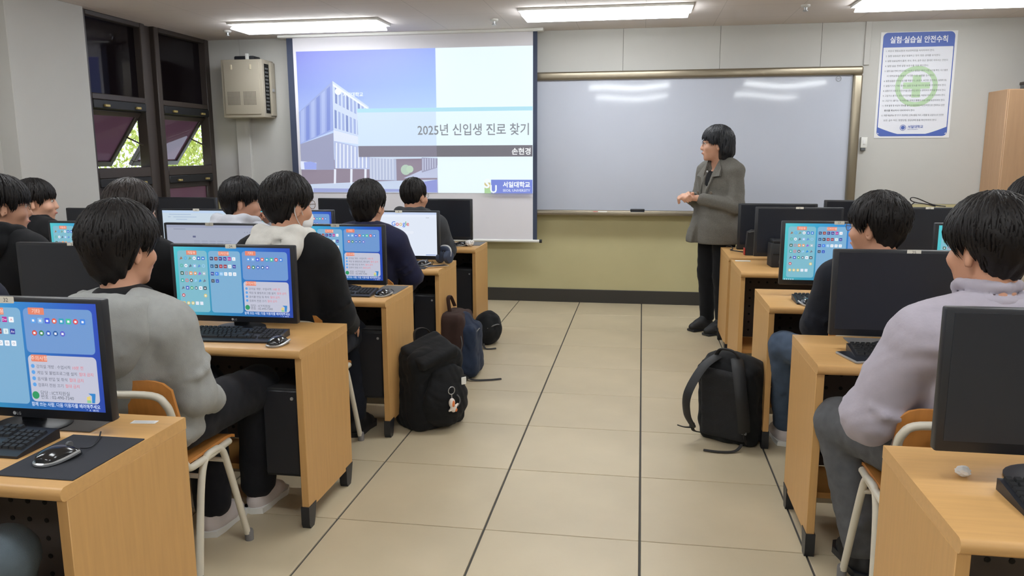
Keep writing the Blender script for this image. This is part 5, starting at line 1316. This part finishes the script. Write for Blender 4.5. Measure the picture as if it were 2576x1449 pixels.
    for i in range(3):
        m = MB(); c = eL+(wL-eL)*(.62+.08*i); m.ball((c[0]-.01, c[1]-.035, c[2]-.036), .006, 8); obj('cuff_button', m, M_btn, bl)
    m = MB(); m.ball((0, .13, zS-.02), (.010, .006, .010), 8); obj('brooch', m, M_silv, t)
    hair(t, C, R, dict(top=.028, side=.034, zf=.048, zb=-.118, drop=.95, bob=True, locks=260), .008, mat('blue_black_hair', (26, 28, 34), .4, spec=.4, bump=.25, bscale=150, stretch=(1, 1, .15)), 31)
    glasses(t, C, R, M_dark)
teacher()

# ------------------------------------------------------------------ backpacks
B_blk = fab('black_nylon', (26, 27, 29), .3, 500); B_brn = fab('brown_nylon', (58, 42, 38), .3, 500); B_nvy = fab('navy_nylon', (40, 50, 70), .3, 500); B_web = mat('webbing', (40, 38, 38), .8, bump=.3, bscale=700)
t = thing('backpack', 'large black backpack with an orange charm leaning on a desk side', 'backpack', (-1.085, 3.96, 0), math.radians(48))
s = Soft(); s.box((0, .03, .20), (.115, .065, .165), .04); s.ell((0, .02, .10), (.165, .14, .12), .06); s.ell((0, .0, .36), (.145, .10, .085), .05); s.noise(.008, 22, 3); s.plane((0, 0, -1), -.002); soft('main_body', s, .009, B_blk, t)
s = Soft(); s.ell((.01, -.10, .15), (.135, .075, .135), .04); s.ell((.03, -.09, .29), (.10, .05, .06), .04); s.noise(.006, 26, 4); s.plane((0, 0, -1), -.002); pk = soft('front_pocket', s, .009, B_blk, t)
s = Soft(); s.box((-.03, -.02, .415), (.10, .085, .008), .02, R=rotm(0, .35, -.25)); s.noise(.003, 30, 5); soft('top_flap', s, .008, B_blk, t)
m = MB(); m.tube(curve([(-.05, .09, .43), (-.045, .10, .50), (0, .10, .515), (.045, .10, .49), (.05, .09, .43)]), .010, 8, flat=.35); obj('carry_handle', m, B_web, t)
for q in (-1, 1):
    m = MB(); m.tube(curve([(q*.07, .12, .42), (q*.09, .15, .30), (q*.10, .14, .16), (q*.12, .11, .04)]), .022, 8, flat=.3); obj('shoulder_strap', m, B_web, t)
m = MB(); m.box((.07, -.172, .245), (.10, -.166, .285), .002, 1); obj('white_tag', m, M_white, pk)
m = MB(); m.tube(curve([(.035+.02*math.sin(i), -.176, .20-.022*i) for i in range(4)]), .004, 6); obj('embroidery', m, M_grey, pk)
ch = thing('key_charm', 'small white and orange toy charm hanging on the black backpack', 'charm', (-1.085, 3.96, 0), math.radians(48))
m = MB(); m.tube([(-.005+.020*math.cos(a), -.186, .232+.02*math.sin(a)) for a in np.linspace(0, 2*PI, 16, endpoint=False)], .0025, 6, True); obj('key_ring', m, M_silv, ch)
m = MB(); m.tube([(-.005, -.186, .213), (-.005, -.187, .192)], .003, 6); obj('chain', m, M_silv, ch)
s = Soft(); s.ell((-.008, -.192, .168), (.018, .014, .026), .01); s.ell((.002, -.192, .135), (.017, .013, .020), .01); s.cone((.015, -.192, .145), (.028, -.192, .155), .007, .006, .006); s.cone((-.012, -.192, .135), (-.024, -.192, .128), .007, .006, .006); soft('figure', s, .004, mat('charm_white', (232, 222, 214), .5), ch)
m = MB(); m.ball((-.006, -.203, .165), (.009, .006, .018), 10); m.ball((.012, -.200, .128), (.008, .007, .010), 10); obj('orange_patch', m, mat('charm_orange', (222, 120, 60), .5), ch)

t = thing('backpack', 'brown and navy backpack standing beside a desk end in the aisle', 'backpack', (-1.125, 4.93, 0), math.radians(88))
s = Soft(); s.box((0, .06, .21), (.10, .04, .17), .045); s.ell((0, .06, .09), (.15, .10, .10), .05); s.noise(.005, 22, 13); s.plane((0, 0, -1), -.002); soft('brown_back', s, .009, B_brn, t)
s = Soft(); s.box((.0, -.03, .18), (.09, .028, .13), .035); s.ell((.0, -.03, .09), (.125, .062, .09), .05); s.ell((.0, .01, .36), (.10, .055, .06), .05); s.noise(.006, 24, 14); s.plane((0, 0, -1), -.002); pk = soft('navy_front', s, .009, B_nvy, t)
m = MB(); m.tube(curve([(-.06, -.088, .30), (0, -.096, .315), (.06, -.088, .30)]), .004, 6); obj('zipper', m, M_grey, pk)
m = MB(); m.tube(curve([(-.04, .09, .43), (-.035, .10, .515), (.02, .10, .52), (.05, .08, .45)]), .013, 8, flat=.35); obj('carry_handle', m, B_brn, t)
m = MB(); m.tube(curve([(-.13, -.02, .04), (-.15, -.08, .012), (-.12, -.18, .007), (-.08, -.26, .007)]), .010, 8, flat=.3); obj('loose_strap', m, B_web, t)
m = MB(); m.tube(curve([(-.13, .0, .32), (-.15, -.02, .25), (-.145, -.01, .2)]), .003, 6); obj('zip_cord', m, M_grey, t)
for q in (-1, 1):
    m = MB(); m.tube(curve([(q*.06, .14, .42), (q*.08, .17, .30), (q*.09, .16, .16), (q*.11, .13, .04)]), .020, 8, flat=.3); obj('shoulder_strap', m, B_brn, t)

t = thing('bag', 'small slumped black bag on the floor by the front row desk', 'bag', (-1.145, 5.80, 0), math.radians(60))
s = Soft(); s.ell((0, 0, .10), (.125, .095, .11), .05); s.ell((.02, .01, .18), (.09, .075, .065), .05); s.noise(.006, 20, 23); s.plane((0, 0, -1), -.002); soft('main_body', s, .010, B_blk, t)
m = MB(); m.tube(curve([(-.08, -.066, .14), (0, -.09, .16), (.08, -.066, .14)]), .005, 6); obj('zipper', m, M_grey, t)
m = MB(); m.tube(curve([(-.12, -.06, .03), (-.16, -.12, .008), (-.10, -.17, .007)]), .009, 8, flat=.3); obj('strap', m, B_web, t)

t = thing('backpack', 'black backpack with its padded straps turned out beside the aisle', 'backpack', (.455, 3.93, 0), math.radians(150))
s = Soft(); s.box((0, -.045, .21), (.105, .055, .165), .045, R=rotm(0, -.12, 0)); s.ell((0, -.06, .10), (.155, .11, .10), .05); s.ell((0, -.035, .40), (.13, .075, .06), .05); s.noise(.005, 22, 33); s.plane((0, 0, -1), -.002); soft('main_body', s, .009, B_blk, t)
s = Soft(); s.box((0, .05, .21), (.10, .008, .16), .018, R=rotm(0, -.10, 0)); s.noise(.003, 40, 34); s.plane((0, 0, -1), -.002); soft('back_panel', s, .009, mat('mesh_black', (34, 35, 38), .9, bump=.6, bscale=300), t)
for q in (-1, 1):
    o_ = .10 if q > 0 else .035
    m = MB(); m.tube(curve([(q*.05, .035, .445), (q*.085, .07+o_*.6, .40), (q*.12, .08+o_*1.3, .28), (q*.13, .07+o_*1.2, .17), (q*.125, .06+o_*.8, .10)]), .030, 8, flat=.35); st = obj('shoulder_strap', m, M_blkm, t)
    m = MB(); m.tube(curve([(q*.125, .06+o_*.8, .10), (q*.13, .07+o_*.4, .06), (q*.125, .05, .035)]), .010, 6, flat=.3); obj('webbing', m, B_web, st)
    m = MB(); m.box((q*.125-.014, .06+o_*.8-.006, .088), (q*.125+.014, .06+o_*.8+.006, .112), .003, 1); obj('buckle', m, M_grey, st)
m = MB(); m.tube(curve([(-.06, .03, .45), (-.03, .045, .485), (.03, .045, .485), (.06, .03, .45)]), .012, 8, flat=.5); obj('carry_handle', m, B_web, t)
m = MB(); m.tube(curve([(-.11, .07, .03), (-.10, .12, .010), (-.05, .17, .008), (.03, .20, .008)]), .009, 6, flat=.3); obj('loose_strap', m, B_web, t)
m = MB(); m.tube(curve([(.125, .12, .08), (.15, .17, .09), (.18, .19, .10)]), .010, 6, flat=.3); obj('strap_end', m, B_web, t)
